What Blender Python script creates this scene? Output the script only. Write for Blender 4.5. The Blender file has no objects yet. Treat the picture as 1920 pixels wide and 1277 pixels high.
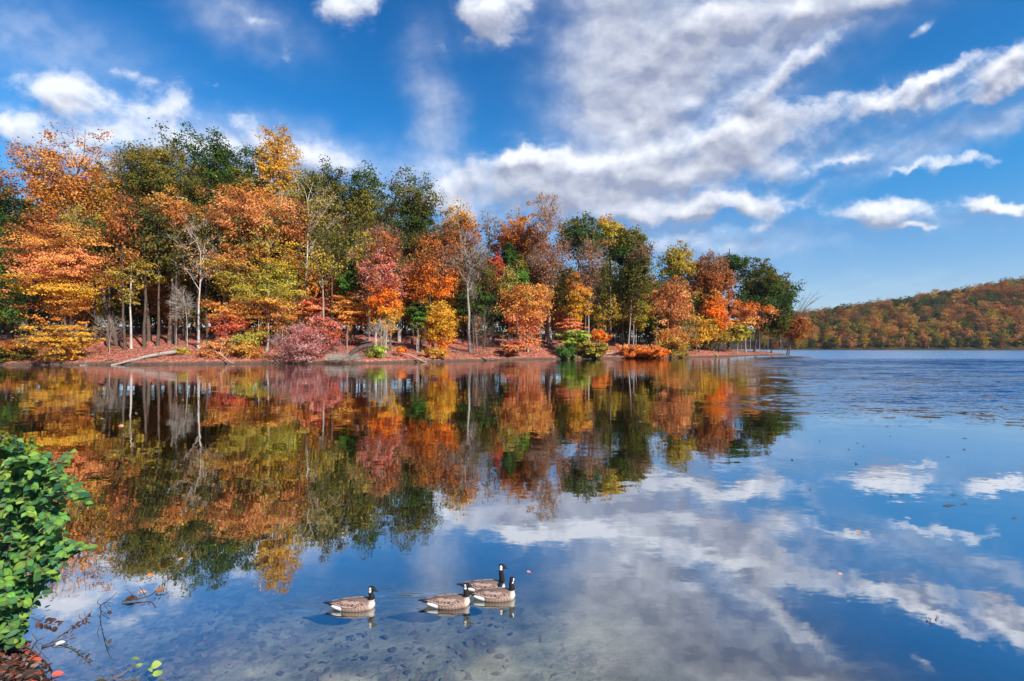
import bpy, math, random
import numpy as np
from mathutils import Vector, Matrix
R = math.radians
scene = bpy.context.scene
COL = scene.collection

# ------------------------------------------------------------------ camera
F = 907.0; CX = 960.0; HY = 649.0; H = 3.6          # photograph pixels (1920 wide)
cam_d = bpy.data.cameras.new('camera'); cam = bpy.data.objects.new('camera', cam_d); COL.objects.link(cam)
cam_d.sensor_width = 36; cam_d.lens = 36 * F / 1920
cam_d.shift_y = (HY - 638.5) / 1920
cam_d.clip_start = 0.1; cam_d.clip_end = 20000
cam.location = (0, 0, H); cam.rotation_euler = (R(90), 0, 0)
scene.camera = cam
scene.view_settings.view_transform = 'Standard'; scene.view_settings.look = 'None'
scene.view_settings.exposure = 0.86; scene.view_settings.gamma = 1
scene.cycles.max_bounces = 6; scene.cycles.transparent_max_bounces = 8
scene.cycles.diffuse_bounces = 3; scene.cycles.glossy_bounces = 3; scene.cycles.transmission_bounces = 3
scene.cycles.caustics_reflective = False; scene.cycles.caustics_refractive = False
scene.cycles.sample_clamp_indirect = 6

# ------------------------------------------------------------------ node helpers
class NT:
    def __init__(s, tree): s.t = tree; s.n = tree.nodes; s.l = tree.links
    def put(s, sock, v):
        if v is None: return
        if isinstance(v, bpy.types.NodeSocket): s.l.new(v, sock)
        else:
            try: sock.default_value = v
            except Exception: sock.default_value = (v, v, v)
    def math(s, op, a, b=None, c=None, clamp=False):
        n = s.n.new('ShaderNodeMath'); n.operation = op; n.use_clamp = clamp
        for i, v in enumerate((a, b, c)): s.put(n.inputs[i], v)
        return n.outputs[0]
    def vec(s, op, a, b=None, scale=None):
        n = s.n.new('ShaderNodeVectorMath'); n.operation = op
        s.put(n.inputs[0], a); s.put(n.inputs[1], b)
        if scale is not None: s.put(n.inputs['Scale'], scale)
        return n.outputs['Value'] if op in ('DOT_PRODUCT', 'LENGTH') else n.outputs['Vector']
    def comb(s, x, y, z):
        n = s.n.new('ShaderNodeCombineXYZ'); s.put(n.inputs[0], x); s.put(n.inputs[1], y); s.put(n.inputs[2], z)
        return n.outputs[0]
    def sep(s, v):
        n = s.n.new('ShaderNodeSeparateXYZ'); s.put(n.inputs[0], v); return n.outputs
    def rng(s, v, a, b, c=0.0, d=1.0, smooth=True):
        n = s.n.new('ShaderNodeMapRange'); n.interpolation_type = 'SMOOTHSTEP' if smooth else 'LINEAR'
        s.put(n.inputs['Value'], v); s.put(n.inputs['From Min'], a); s.put(n.inputs['From Max'], b)
        s.put(n.inputs['To Min'], c); s.put(n.inputs['To Max'], d); return n.outputs[0]
    def mix(s, f, a, b, blend='MIX'):
        n = s.n.new('ShaderNodeMix'); n.data_type = 'RGBA'; n.blend_type = blend; n.clamp_factor = True
        s.put(n.inputs[0], f); s.put(n.inputs[6], a if not isinstance(a, tuple) else (*a, 1)[:4]); s.put(n.inputs[7], b if not isinstance(b, tuple) else (*b, 1)[:4])
        return n.outputs[2]
    def noise(s, vec, scale, detail=4, rough=0.5, dist=0.0, col=False, lac=2.0):
        n = s.n.new('ShaderNodeTexNoise'); s.put(n.inputs['Vector'], vec)
        n.inputs['Scale'].default_value = scale; n.inputs['Detail'].default_value = detail
        n.inputs['Roughness'].default_value = rough; n.inputs['Distortion'].default_value = dist
        return n.outputs['Color'] if col else n.outputs['Fac']
    def voro(s, vec, scale, feature='F1', out='Distance', rnd=1.0):
        n = s.n.new('ShaderNodeTexVoronoi'); n.feature = feature; s.put(n.inputs['Vector'], vec)
        n.inputs['Scale'].default_value = scale; n.inputs['Randomness'].default_value = rnd
        return n.outputs[out]
    def ramp(s, f, stops):
        n = s.n.new('ShaderNodeValToRGB'); e = n.color_ramp.elements
        while len(e) < len(stops): e.new(0.5)
        for k, (p, c) in enumerate(stops): e[k].position = p; e[k].color = (*c, 1)
        s.put(n.inputs[0], f); return n.outputs[0]

# ------------------------------------------------------------------ world sky
SUN_AZ = (0.70, -0.71); SUN_EL = 34
w = bpy.data.worlds.new('World'); scene.world = w; w.use_nodes = True
w.node_tree.nodes.clear(); W = NT(w.node_tree)
def cloud_group():
    g = bpy.data.node_groups.new('cloud_density', 'ShaderNodeTree')
    g.interface.new_socket('PQ', in_out='INPUT', socket_type='NodeSocketVector')
    g.interface.new_socket('Density', in_out='OUTPUT', socket_type='NodeSocketFloat')
    g.interface.new_socket('Base', in_out='OUTPUT', socket_type='NodeSocketFloat')
    G = NT(g); gi = g.nodes.new('NodeGroupInput'); go = g.nodes.new('NodeGroupOutput')
    pq = gi.outputs[0]
    wn = G.noise(pq, 1.3, 4, 0.55, 0, True)
    warp = G.vec('SCALE', G.vec('SUBTRACT', wn, (0.5, 0.5, 0.5)), scale=0.85)
    pw = G.vec('ADD', pq, warp)
    # cx, cy, rx, ry, rotation (deg, positive = rising to the right), weight   [100 px units of the tangent plane]
    blobs = [
        (1.35,1.78,.95,.36,-16,1.8),(3.15,2.05,.45,.32,-20,1.10),(0.15,2.38,.70,.26,-8,1.0),(2.0,2.65,1.1,.22,0,.70),
        (2.5,1.42,.55,.12,-14,.7),(4.0,1.7,.20,.10,-30,.75),
        (6.0,2.95,1.1,.30,-10,.80),(4.4,2.25,.8,.16,-30,.65),(3.9,2.75,1.5,.25,-8,.75),(1.2,3.1,1.5,.3,0,.6),
        (6.6,0.05,.65,.40,12,1.1),(9.15,0.35,.40,.60,70,1.2),(9.7,.0,.4,.3,20,.5),(4.75,.35,.8,.25,-30,.6),(5.35,1.0,.14,.22,20,.6),
        (8.45,1.1,.18,.5,20,.4),(11.0,1.7,.20,.9,-6,.6),
        (12.9,.5,1.4,.30,35,.55),(12.9,1.3,1.3,.32,48,.55),(14.6,.15,1.8,.35,16,.70),(16.4,.0,1.4,.22,10,.8),
        (14.9,1.25,1.7,.20,34,.95),(14.2,.9,1.5,.2,38,.6),(13.8,2.4,.9,.22,28,.6),(12.95,1.95,.26,.14,10,.75),
        (15.2,2.25,2.9,.46,15,1.12),(17.4,1.55,1.4,.17,27,.95),(19.0,1.35,1.1,.30,33,1.25),(13.2,2.85,1.2,.24,8,.95),
        (10.4,3.35,1.4,.55,-3,1.45),(9.8,2.98,.55,.18,8,.9),(12.3,3.2,1.1,.4,0,1.0),(14.5,3.18,.95,.32,-2,1.1),
        (13.7,3.86,1.25,.24,3,1.4),(12.0,4.0,1.1,.28,0,1.0),(8.35,3.75,.75,.38,-10,1.2),(12.8,4.6,2.2,.20,0,.5),
        (16.6,3.98,.90,.24,5,1.4),(17.2,4.27,.40,.09,3,1.1),(18.8,3.83,.75,.15,5,1.3),(13.9,4.3,.5,.10,0,.6),
        (18.1,3.0,.75,.18,10,1.1),(16.9,3.15,.6,.10,14,1.0),(15.9,2.95,.5,.11,15,.8),(17.3,.55,.45,.12,35,1.0),
        (19.7,3.0,.4,.12,0,.7)]
    veils = [(2.4,2.65,2.2,.45,-6,.7),(5.3,3.0,1.9,.45,-10,.9),(4.6,.4,1.0,.4,-25,.35),(8.15,2.3,.36,1.3,8,.5),(0.7,.8,1.9,.6,-20,.32),
        (11.75,1.2,.75,1.6,4,2.2),(12.0,2.6,.95,.7,0,1.0),(13.2,1.1,1.9,1.1,30,1.2),(15.2,.1,2.2,.5,16,1.2),(13.2,3.1,2.3,.40,6,.8),(11.5,3.8,2.0,.35,0,.8),
        (12.8,4.55,2.2,.30,0,.65),(8.6,3.6,1.0,.5,-10,.7),(18.4,2.35,1.9,.22,20,.7),(17.5,4.1,2.0,.22,5,.25),(16.0,2.3,3.0,.35,16,.45),(17.0,5.4,4.5,.3,0,.12),(9.3,.2,.6,.5,40,.3)]
    def summed(lst):
        acc = None
        for i, (cx, cy, rx, ry, rot, wt) in enumerate(lst):
            m = g.nodes.new('ShaderNodeMapping'); m.vector_type = 'TEXTURE'
            src = pw if i % 4 else pq
            if acc is not None:      # a negligible term that makes each cloud wait for the one before (keeps the shader's stack small)
                ma = g.nodes.new('ShaderNodeVectorMath'); ma.operation = 'MULTIPLY_ADD'
                g.links.new(acc, ma.inputs[0]); ma.inputs[1].default_value = (1e-7, 1e-7, 0); g.links.new(src, ma.inputs[2]); src = ma.outputs[0]
            g.links.new(src, m.inputs[0])
            m.inputs[1].default_value = (cx, cy, 0); m.inputs[2].default_value = (0, 0, R(-rot)); m.inputs[3].default_value = (rx, ry, 1)
            d = G.vec('DOT_PRODUCT', m.outputs[0], m.outputs[0])
            e = G.math('POWER', 0.42, d)
            acc = G.math('MULTIPLY', e, wt) if acc is None else G.math('MULTIPLY_ADD', e, wt, acc)
        return acc
    acc = summed(blobs); vacc = summed(veils)
    acc = G.math('MINIMUM', acc, 1.35)
    s = G.sep(pq)
    u = G.math('DIVIDE', G.math('SUBTRACT', s[0], 9.6), 9.07); v = G.math('DIVIDE', G.math('SUBTRACT', 6.49, s[1]), 9.07)
    vv = G.math('ADD', G.math('MAXIMUM', v, 0.0), 0.12)
    proj = G.comb(G.math('DIVIDE', u, vv), G.math('DIVIDE', 1.0, vv), 0.3)
    n1 = G.noise(G.vec('MULTIPLY', proj, (2.7, 0.50, 1)), 1.5, 6, 0.50, 0.3)
    pn = G.vec('ADD', G.vec('MULTIPLY', pq, (1, 1.45, 1)), G.vec('SCALE', warp, scale=0.6))
    n2 = G.noise(pn, 1.35, 10, 0.60, 0.15)
    n3 = G.noise(pn, 1.25, 2.5, 0.5, 0.2)
    n1 = G.math('MULTIPLY_ADD', G.math('SUBTRACT', n1, 0.5), G.rng(v, 0.12, 0.45, 0.35, 1.0), 0.5)
    t0 = G.math('MULTIPLY_ADD', G.math('SUBTRACT', n1, 0.5), 1.5, acc)
    t = G.math('MULTIPLY_ADD', G.math('SUBTRACT', n2, 0.5), 1.9, t0)
    tl = G.math('MULTIPLY_ADD', G.math('SUBTRACT', n3, 0.5), 1.9, t0)
    # keep clear sky where no bank of cloud is near
    clear = G.rng(acc, 0.02, 0.45, 0.25, 1.0)
    d = G.math('MULTIPLY', G.rng(t, 0.32, 1.30), clear)
    vn = G.math('MULTIPLY', G.math('MULTIPLY', n1, n2), 4.6)
    vo = G.math('SUBTRACT', 1.0, G.math('POWER', 0.42, G.math('MULTIPLY', vacc, vn)))
    d = G.math('SUBTRACT', 1.0, G.math('MULTIPLY', G.math('SUBTRACT', 1.0, d), G.math('SUBTRACT', 1.0, vo)))
    g.links.new(d, go.inputs[0]); g.links.new(G.math('MULTIPLY_ADD', t, 0.4, G.math('MULTIPLY', tl, 0.6)), go.inputs[1])
    return g
def build_world():
    tc = W.n.new('ShaderNodeTexCoord'); d = tc.outputs['Generated']; s = W.sep(d)
    sky = W.n.new('ShaderNodeTexSky'); sky.sky_type = 'NISHITA'; sky.sun_disc = False
    sky.sun_elevation = R(SUN_EL); sky.sun_rotation = math.atan2(*SUN_AZ); sky.altitude = 100
    sky.air_density = 1.0; sky.dust_density = 0.2; sky.ozone_density = 2.5
    hs = W.n.new('ShaderNodeHueSaturation'); hs.inputs['Saturation'].default_value = 1.28; hs.inputs['Value'].default_value = 1.0
    W.l.new(sky.outputs[0], hs.inputs['Color'])
    tint = W.mix(W.rng(s[2], 0.0, 0.30), (0.50, 0.60, 0.77), W.mix(W.rng(s[2], 0.30, 0.62), (0.22, 0.80, 0.96), (0.15, 0.64, 0.86)))
    low = W.mix(1.0, sky.outputs[0], (0.57, 0.64, 0.77), 'MULTIPLY')
    base = W.mix(W.rng(s[2], -0.02, 0.34), low, W.mix(1.0, hs.outputs[0], tint, 'MULTIPLY'))
    y = W.math('MAXIMUM', s[1], 0.12)
    P = W.math('MULTIPLY_ADD', W.math('DIVIDE', s[0], y), 9.07, 9.6)
    Q = W.math('MULTIPLY_ADD', W.math('DIVIDE', s[2], y), -9.07, 6.49)
    pq = W.comb(P, Q, 0)
    g = cloud_group()
    def inst(v):
        n = W.n.new('ShaderNodeGroup'); n.node_tree = g; W.put(n.inputs[0], v); return n.outputs
    a = inst(pq); b = inst(W.vec('ADD', pq, (0.07, -0.24, 0)))
    lit = W.math('MULTIPLY_ADD', W.math('SUBTRACT', a[1], b[1]), 0.95, 0.47)
    thick = W.rng(a[0], 0.55, 1.0)
    lit = W.math('SUBTRACT', lit, W.math('MULTIPLY', thick, 0.20))
    # clouds away to the left are coloured brighter
    lit = W.math('ADD', lit, W.rng(P, 3.0, 11.0, 0.40, 0.02), clamp=True)
    ccol = W.mix(lit, (2.1, 2.3, 3.05), (5.7, 5.85, 6.3))
    dens = W.math('MULTIPLY', a[0], 0.95)
    full = W.mix(dens, base, ccol)
    bg = W.n.new('ShaderNodeBackground'); bg.inputs['Strength'].default_value = 0.10
    W.l.new(full, bg.inputs[0])
    out = W.n.new('ShaderNodeOutputWorld'); W.l.new(bg.outputs[0], out.inputs[0])
build_world()
sd = bpy.data.lights.new('sun', 'SUN'); sun = bpy.data.objects.new('sun', sd); COL.objects.link(sun)
sd.energy = 5.0; sd.angle = R(0.5); sd.color = (1.0, 0.93, 0.82)
ce = math.cos(R(SUN_EL)); sdir = Vector((SUN_AZ[0]*ce, SUN_AZ[1]*ce, math.sin(R(SUN_EL))))
sun.rotation_euler = sdir.to_track_quat('Z', 'Y').to_euler()

# ------------------------------------------------------------------ tagging and meshes
def tag(o, label=None, cat=None, group=None, kind=None):
    if label: o['label'] = label
    if cat: o['category'] = cat
    if group: o['group'] = group
    if kind: o['kind'] = kind
    return o
def empty(name, loc, label, cat, group=None, rz=0):
    o = bpy.data.objects.new(name, None); COL.objects.link(o); o.location = loc; o.rotation_euler = (0, 0, rz)
    o.empty_display_size = 0.2
    return tag(o, label, cat, group)
def mesh_np(name, verts, faces, mats, parent=None, loc=(0, 0, 0), cols=None, smooth=False, uv=None, midx=None):
    """verts (n,3); faces (m,k) all of one size, or a list of such arrays"""
    if not isinstance(faces, list): faces = [faces]
    faces = [np.asarray(f, dtype=np.int32) for f in faces if len(f)]
    me = bpy.data.meshes.new(name); verts = np.asarray(verts, dtype=np.float32)
    me.vertices.add(len(verts)); me.vertices.foreach_set('co', verts.ravel())
    li = np.concatenate([f.ravel() for f in faces]); tot = np.concatenate([np.full(len(f), f.shape[1], np.int32) for f in faces])
    st = np.concatenate([[0], np.cumsum(tot)[:-1]]).astype(np.int32)
    me.loops.add(len(li)); me.loops.foreach_set('vertex_index', li)
    me.polygons.add(len(tot)); me.polygons.foreach_set('loop_start', st); me.polygons.foreach_set('loop_total', tot)
    if smooth: me.polygons.foreach_set('use_smooth', np.ones(len(tot), bool))
    if midx is not None: me.polygons.foreach_set('material_index', np.asarray(midx, np.int32))
    me.update(calc_edges=True)
    if cols is not None:
        dom = 'FACE' if len(cols) == len(tot) else 'POINT'
        at = me.attributes.new('Col', 'FLOAT_COLOR', dom)
        c4 = np.ones((len(cols), 4), np.float32); c4[:, :3] = cols; at.data.foreach_set('color', c4.ravel())
    if uv is not None:
        ul = me.uv_layers.new(name='UVMap'); ul.data.foreach_set('uv', np.asarray(uv, np.float32)[li].ravel())
    for m in (mats if isinstance(mats, (list, tuple)) else [mats]): me.materials.append(m)
    o = bpy.data.objects.new(name, me); COL.objects.link(o); o.location = loc
    if parent: o.parent = parent
    return o
def tubes(paths, radii, sides):
    """paths (N,K,3), radii (N,K) -> verts, quads"""
    P = np.asarray(paths, float); Rr = np.asarray(radii, float); N, K, _ = P.shape
    T = np.gradient(P, axis=1); T /= np.linalg.norm(T, axis=2, keepdims=True) + 1e-9
    ref = np.where(np.abs(T[:, :1, 2:3]) > 0.9, np.array([[[1., 0, 0]]]), np.array([[[0, 0, 1.]]]))
    ref = np.repeat(ref, K, axis=1)
    A = np.cross(T, ref); A /= np.linalg.norm(A, axis=2, keepdims=True) + 1e-9
    B = np.cross(T, A)
    th = np.arange(sides) * 2 * np.pi / sides
    V = P[:, :, None, :] + Rr[:, :, None, None] * (np.cos(th)[None, None, :, None] * A[:, :, None, :] + np.sin(th)[None, None, :, None] * B[:, :, None, :])
    idx = np.arange(N * K * sides).reshape(N, K, sides)
    a = idx[:, :-1, :]; b = np.roll(a, -1, axis=2); c = idx[:, 1:, :]; d = np.roll(c, -1, axis=2)
    Fq = np.stack([a, b, d, c], axis=-1).reshape(-1, 4)
    return V.reshape(-1, 3), Fq
def join_geo(parts):
    vs, fs, o = [], [], 0
    for v, f in parts: vs.append(v); fs.append(f + o); o += len(v)
    return np.concatenate(vs), np.concatenate(fs)
def resample(pts, K):
    pts = np.asarray(pts, float); t = np.linspace(0, len(pts) - 1, K); i = np.clip(t.astype(int), 0, len(pts) - 2); f = (t - i)[:, None]
    return pts[i] * (1 - f) + pts[i + 1] * f
def catmull(pts, K):
    pts = np.asarray(pts, float); n = len(pts); p = np.vstack([2*pts[0]-pts[1], pts, 2*pts[-1]-pts[-2]])
    t = np.linspace(0, n - 1 - 1e-6, K); i = t.astype(int); f = (t - i)[:, None]
    a, b, c, d = p[i], p[i+1], p[i+2], p[i+3]
    return 0.5 * ((2*b) + (-a+c)*f + (2*a-5*b+4*c-d)*f**2 + (-a+3*b-3*c+d)*f**3)

# ------------------------------------------------------------------ materials
def new_mat(name):
    m = bpy.data.materials.new(name); m.use_nodes = True; m.node_tree.nodes.clear(); n = NT(m.node_tree)
    out = m.node_tree.nodes.new('ShaderNodeOutputMaterial'); return m, n, out
def principled(n, out, color, rough=0.8, bump=None, spec=0.3, bdist=0.02, bstr=0.6):
    b = n.n.new('ShaderNodeBsdfPrincipled'); n.put(b.inputs['Base Color'], color if not isinstance(color, tuple) else (*color, 1)[:4])
    n.put(b.inputs['Roughness'], rough); b.inputs['Specular IOR Level'].default_value = spec
    if bump is not None:
        bn = n.n.new('ShaderNodeBump'); bn.inputs['Distance'].default_value = bdist; bn.inputs['Strength'].default_value = bstr
        n.put(bn.inputs['Height'], bump); n.l.new(bn.outputs[0], b.inputs['Normal'])
    n.l.new(b.outputs[0], out.inputs[0]); return b
def leaf_material(name, trans=0.42, gloss=False):
    m, n, out = new_mat(name)
    at = n.n.new('ShaderNodeAttribute'); at.attribute_name = 'Col'
    col = at.outputs['Color']
    d = n.n.new('ShaderNodeBsdfDiffuse'); n.put(d.inputs[0], col)
    t = n.n.new('ShaderNodeBsdfTranslucent'); n.put(t.inputs[0], col)
    mx = n.n.new('ShaderNodeMixShader'); mx.inputs[0].default_value = trans
    n.l.new(d.outputs[0], mx.inputs[1]); n.l.new(t.outputs[0], mx.inputs[2]); n.l.new(mx.outputs[0], out.inputs[0])
    return m
LEAF = leaf_material('leaf')
def bark_material(name, c1, c2, scale=1.0):
    m, n, out = new_mat(name)
    tc = n.n.new('ShaderNodeTexCoord'); v = n.vec('MULTIPLY', tc.outputs['Object'], (3*scale, 3*scale, 0.6*scale))
    a = n.noise(v, 2.0, 6, 0.65)
    c = n.ramp(a, [(0.3, c1), (0.68, c2)])
    big = n.noise(tc.outputs['Object'], 0.5, 3)
    c = n.mix(n.rng(big, 0.52, 0.7, 0, 0.5), c, tuple(x*0.6+0.03 for x in c2))
    principled(n, out, c, 0.9, a, 0.15, 0.05, 0.8); return m
BARK = {'dark': bark_material('bark_dark', (0.035, 0.025, 0.02), (0.12, 0.085, 0.065)),
        'brown': bark_material('bark_brown', (0.07, 0.045, 0.035), (0.22, 0.15, 0.11)),
        'grey': bark_material('bark_grey', (0.14, 0.115, 0.10), (0.38, 0.33, 0.29)),
        'pale': bark_material('bark_pale', (0.17, 0.145, 0.125), (0.56, 0.50, 0.44)),
        'tan': bark_material('bark_tan', (0.22, 0.13, 0.08), (0.52, 0.36, 0.24))}

# palettes: list of linear albedos
PAL = {
 'orange': [(.64,.22,.05),(.74,.34,.08),(.48,.14,.03),(.66,.40,.09),(.40,.24,.05)],
 'hot':    [(.75,.19,.02),(.80,.30,.03),(.66,.13,.02)],
 'gold':   [(.72,.40,.04),(.78,.32,.03),(.60,.42,.06),(.82,.48,.06)],
 'peach':  [(.66,.27,.10),(.72,.34,.13),(.50,.17,.06),(.60,.30,.08)],
 'pinkor': [(.74,.24,.12),(.68,.17,.09),(.80,.40,.18),(.62,.30,.06)],
 'rust':   [(.34,.10,.03),(.44,.14,.03),(.26,.09,.04),(.50,.20,.04)],
 'brown':  [(.26,.13,.07),(.34,.17,.09),(.20,.10,.06)],
 'red':    [(.60,.07,.05),(.70,.14,.07),(.42,.06,.04),(.66,.24,.07)],
 'pink':   [(.54,.15,.12),(.62,.27,.20),(.42,.10,.07),(.60,.26,.10)],
 'magenta':[(.44,.09,.10),(.56,.26,.24),(.32,.06,.06),(.60,.42,.38),(.40,.12,.07)],
 'olive':  [(.20,.19,.035),(.28,.22,.04),(.13,.15,.03),(.40,.26,.04)],
 'olivegold':[(.40,.33,.05),(.52,.38,.06),(.28,.26,.05),(.58,.34,.05)],
 'dkgreen':[(.05,.11,.025),(.075,.15,.03),(.04,.08,.022),(.11,.15,.03)],
 'oakmix': [(.08,.12,.025),(.16,.15,.03),(.26,.16,.03),(.10,.14,.03)],
 'green':  [(.10,.24,.04),(.16,.30,.05),(.07,.17,.03)],
 'lime':   [(.46,.58,.05),(.56,.60,.08),(.32,.46,.05)],
 'yelgreen':[(.40,.42,.06),(.56,.46,.06),(.28,.34,.05),(.62,.40,.05)],
 'duskpurp':[(.30,.15,.10),(.36,.19,.12),(.22,.12,.10),(.26,.19,.08)],
}

for k in PAL: PAL[k] = [tuple(min(.88, c*(.86 if k in ('dkgreen', 'oakmix', 'duskpurp') else .92 if k in ('gold', 'lime', 'green', 'red') else .98 if k in ('yelgreen', 'olivegold', 'olive') else 1.15)) for c in q) for q in PAL[k]]

# ------------------------------------------------------------------ terrain
def PXW(px, py, D): return np.array([(px - CX) / F * D, D, H + (HY - py) / F * D])
SH_PX = [-1400, 0, 300, 530, 655, 770, 880, 1000, 1200, 1291, 1385, 1474]
SH_D = [86, 91, 93, 101, 98, 106, 117, 130, 142, 155, 172, 186]
def shoreD(px): return float(np.interp(px, SH_PX, SH_D))
front = [((p - CX) / F * d, d) for p, d in zip(SH_PX, SH_D)]
# small coves along the front shore
fr2 = []
rs = random.Random(4)
for a, b in zip(front[:-1], front[1:]):
    n = max(1, int(math.hypot(b[0]-a[0], b[1]-a[1]) / 6))
    for k in range(n):
        t = k / n; x = a[0]+(b[0]-a[0])*t; y = a[1]+(b[1]-a[1])*t
        fr2.append((x, y + rs.uniform(-.7, .7)))
fr2.append(front[-1])
back = [((p - CX) / F * d, d) for p, d in ((1478, 190), (1455, 200), (1425, 214), (1385, 236), (1330, 265), (1200, 300), (900, 320), (0, 330), (-1400, 320))]
PENIN = np.array(fr2 + back)
NEAR = np.array([(-60, 16), (-20, 11.5), (-9, 7.5), (-6.1, 5.95), (-5.45, 5.55), (-4.98, 5.15), (-4.2, 4.5), (-3, 4.1), (0, 3.9), (6, 3.6), (20, 4), (80, 9), (200, 20), (200, -200), (-200, -200), (-200, 30)], float)
FAR = np.array([(-900, 640), (-300, 600), (0, 560), (230, 530), (290, 500), (420, 488), (600, 478), (1100, 430), (1700, 380), (6000, 300), (6000, 7000), (-6000, 7000), (-6000, 700)], float)
def sdist(poly, X, Y):
    X = X.ravel(); Y = Y.ravel(); dmin = np.full(X.shape, 1e18); ins = np.zeros(X.shape, bool); n = len(poly)
    for i in range(n):
        ax, ay = poly[i]; bx, by = poly[(i + 1) % n]; ex, ey = bx - ax, by - ay; L = ex*ex + ey*ey + 1e-12
        t = np.clip(((X-ax)*ex + (Y-ay)*ey) / L, 0, 1); dx = X - ax - t*ex; dy = Y - ay - t*ey
        dmin = np.minimum(dmin, dx*dx + dy*dy)
        c = ((ay > Y) != (by > Y)); xi = ax + (Y - ay) / (by - ay + 1e-12) * ex; ins ^= c & (X < xi)
    d = np.sqrt(dmin); return np.where(ins, d, -d)
def fnoise(X, Y, s, seed=0):
    r = np.random.RandomState(seed); o = 0
    for k in range(5):
        a = r.uniform(0, 2*np.pi); f = s * (0.6 + 0.35*k); o = o + np.sin(X*f*np.cos(a) + Y*f*np.sin(a) + r.uniform(0, 6.28)) / (1 + 0.4*k)
    return o / 2.2
RIDGE_PX = [-2000, 600, 1300, 1503, 1586, 1715, 1809, 1920, 2300, 4000]
RIDGE_Z = [6, 8, 20, 39, 51, 66, 78, 98, 124, 110]
def gh(X, Y):
    X = np.atleast_1d(np.asarray(X, float)); Y = np.atleast_1d(np.asarray(Y, float)); sh = X.shape; X = X.ravel(); Y = Y.ravel()
    dp = sdist(PENIN, X, Y); dn = sdist(NEAR, X, Y); df = sdist(FAR, X, Y)
    cap = np.interp(X, [-40, 6, 40, 73, 100, 120], [12, 11, 8.0, 3.0, 1.1, 0.5])
    lump = 0.35 * fnoise(X, Y, 0.25, 1)
    zp = np.interp(X, [70, 108], [.62, .30])*np.clip(dp/0.5, 0, 1) + cap*(1 - np.exp(-np.maximum(dp - .7, 0)*0.245/np.maximum(cap, .5)*0.95)) + lump*np.clip(dp/6, 0, 1)*np.clip(cap/8, 0, 1)
    zn = 0.04*np.clip(dn/0.1, 0, 1) + np.minimum(0.42*np.maximum(dn, 0), 2.1) + 0.03*fnoise(X, Y, 3.0, 2)*np.clip(dn, 0, 1)
    az = CX + F * X / np.maximum(Y, 1.0)
    rz = np.interp(az, RIDGE_PX, RIDGE_Z); s = np.clip(df/370, 0, 1); s = s*(1.6 - 0.6*s*s) if False else np.sin(s*np.pi/2)**0.9
    zf = 1.0*np.clip(df/3, 0, 1) + rz*s + 4*fnoise(X, Y, 0.02, 5)*s
    out = np.maximum(np.maximum(dp, dn), df)          # negative: metres from the nearest shore
    dd = np.maximum(-out, 0)
    bed = -np.where(dn > np.maximum(dp, df), 0.05 + 0.13*dd, 0.2 + 0.20*dd); bed = np.maximum(bed, -3.0) + 0.03*fnoise(X, Y, 1.3, 7)*np.clip(dd, 0, 1)
    z = np.where(dp > 0, zp, np.where(dn > 0, zn, np.where(df > 0, zf, bed)))
    return z.reshape(sh)
def gz(x, y): return float(gh(x, y)[0])

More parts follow.
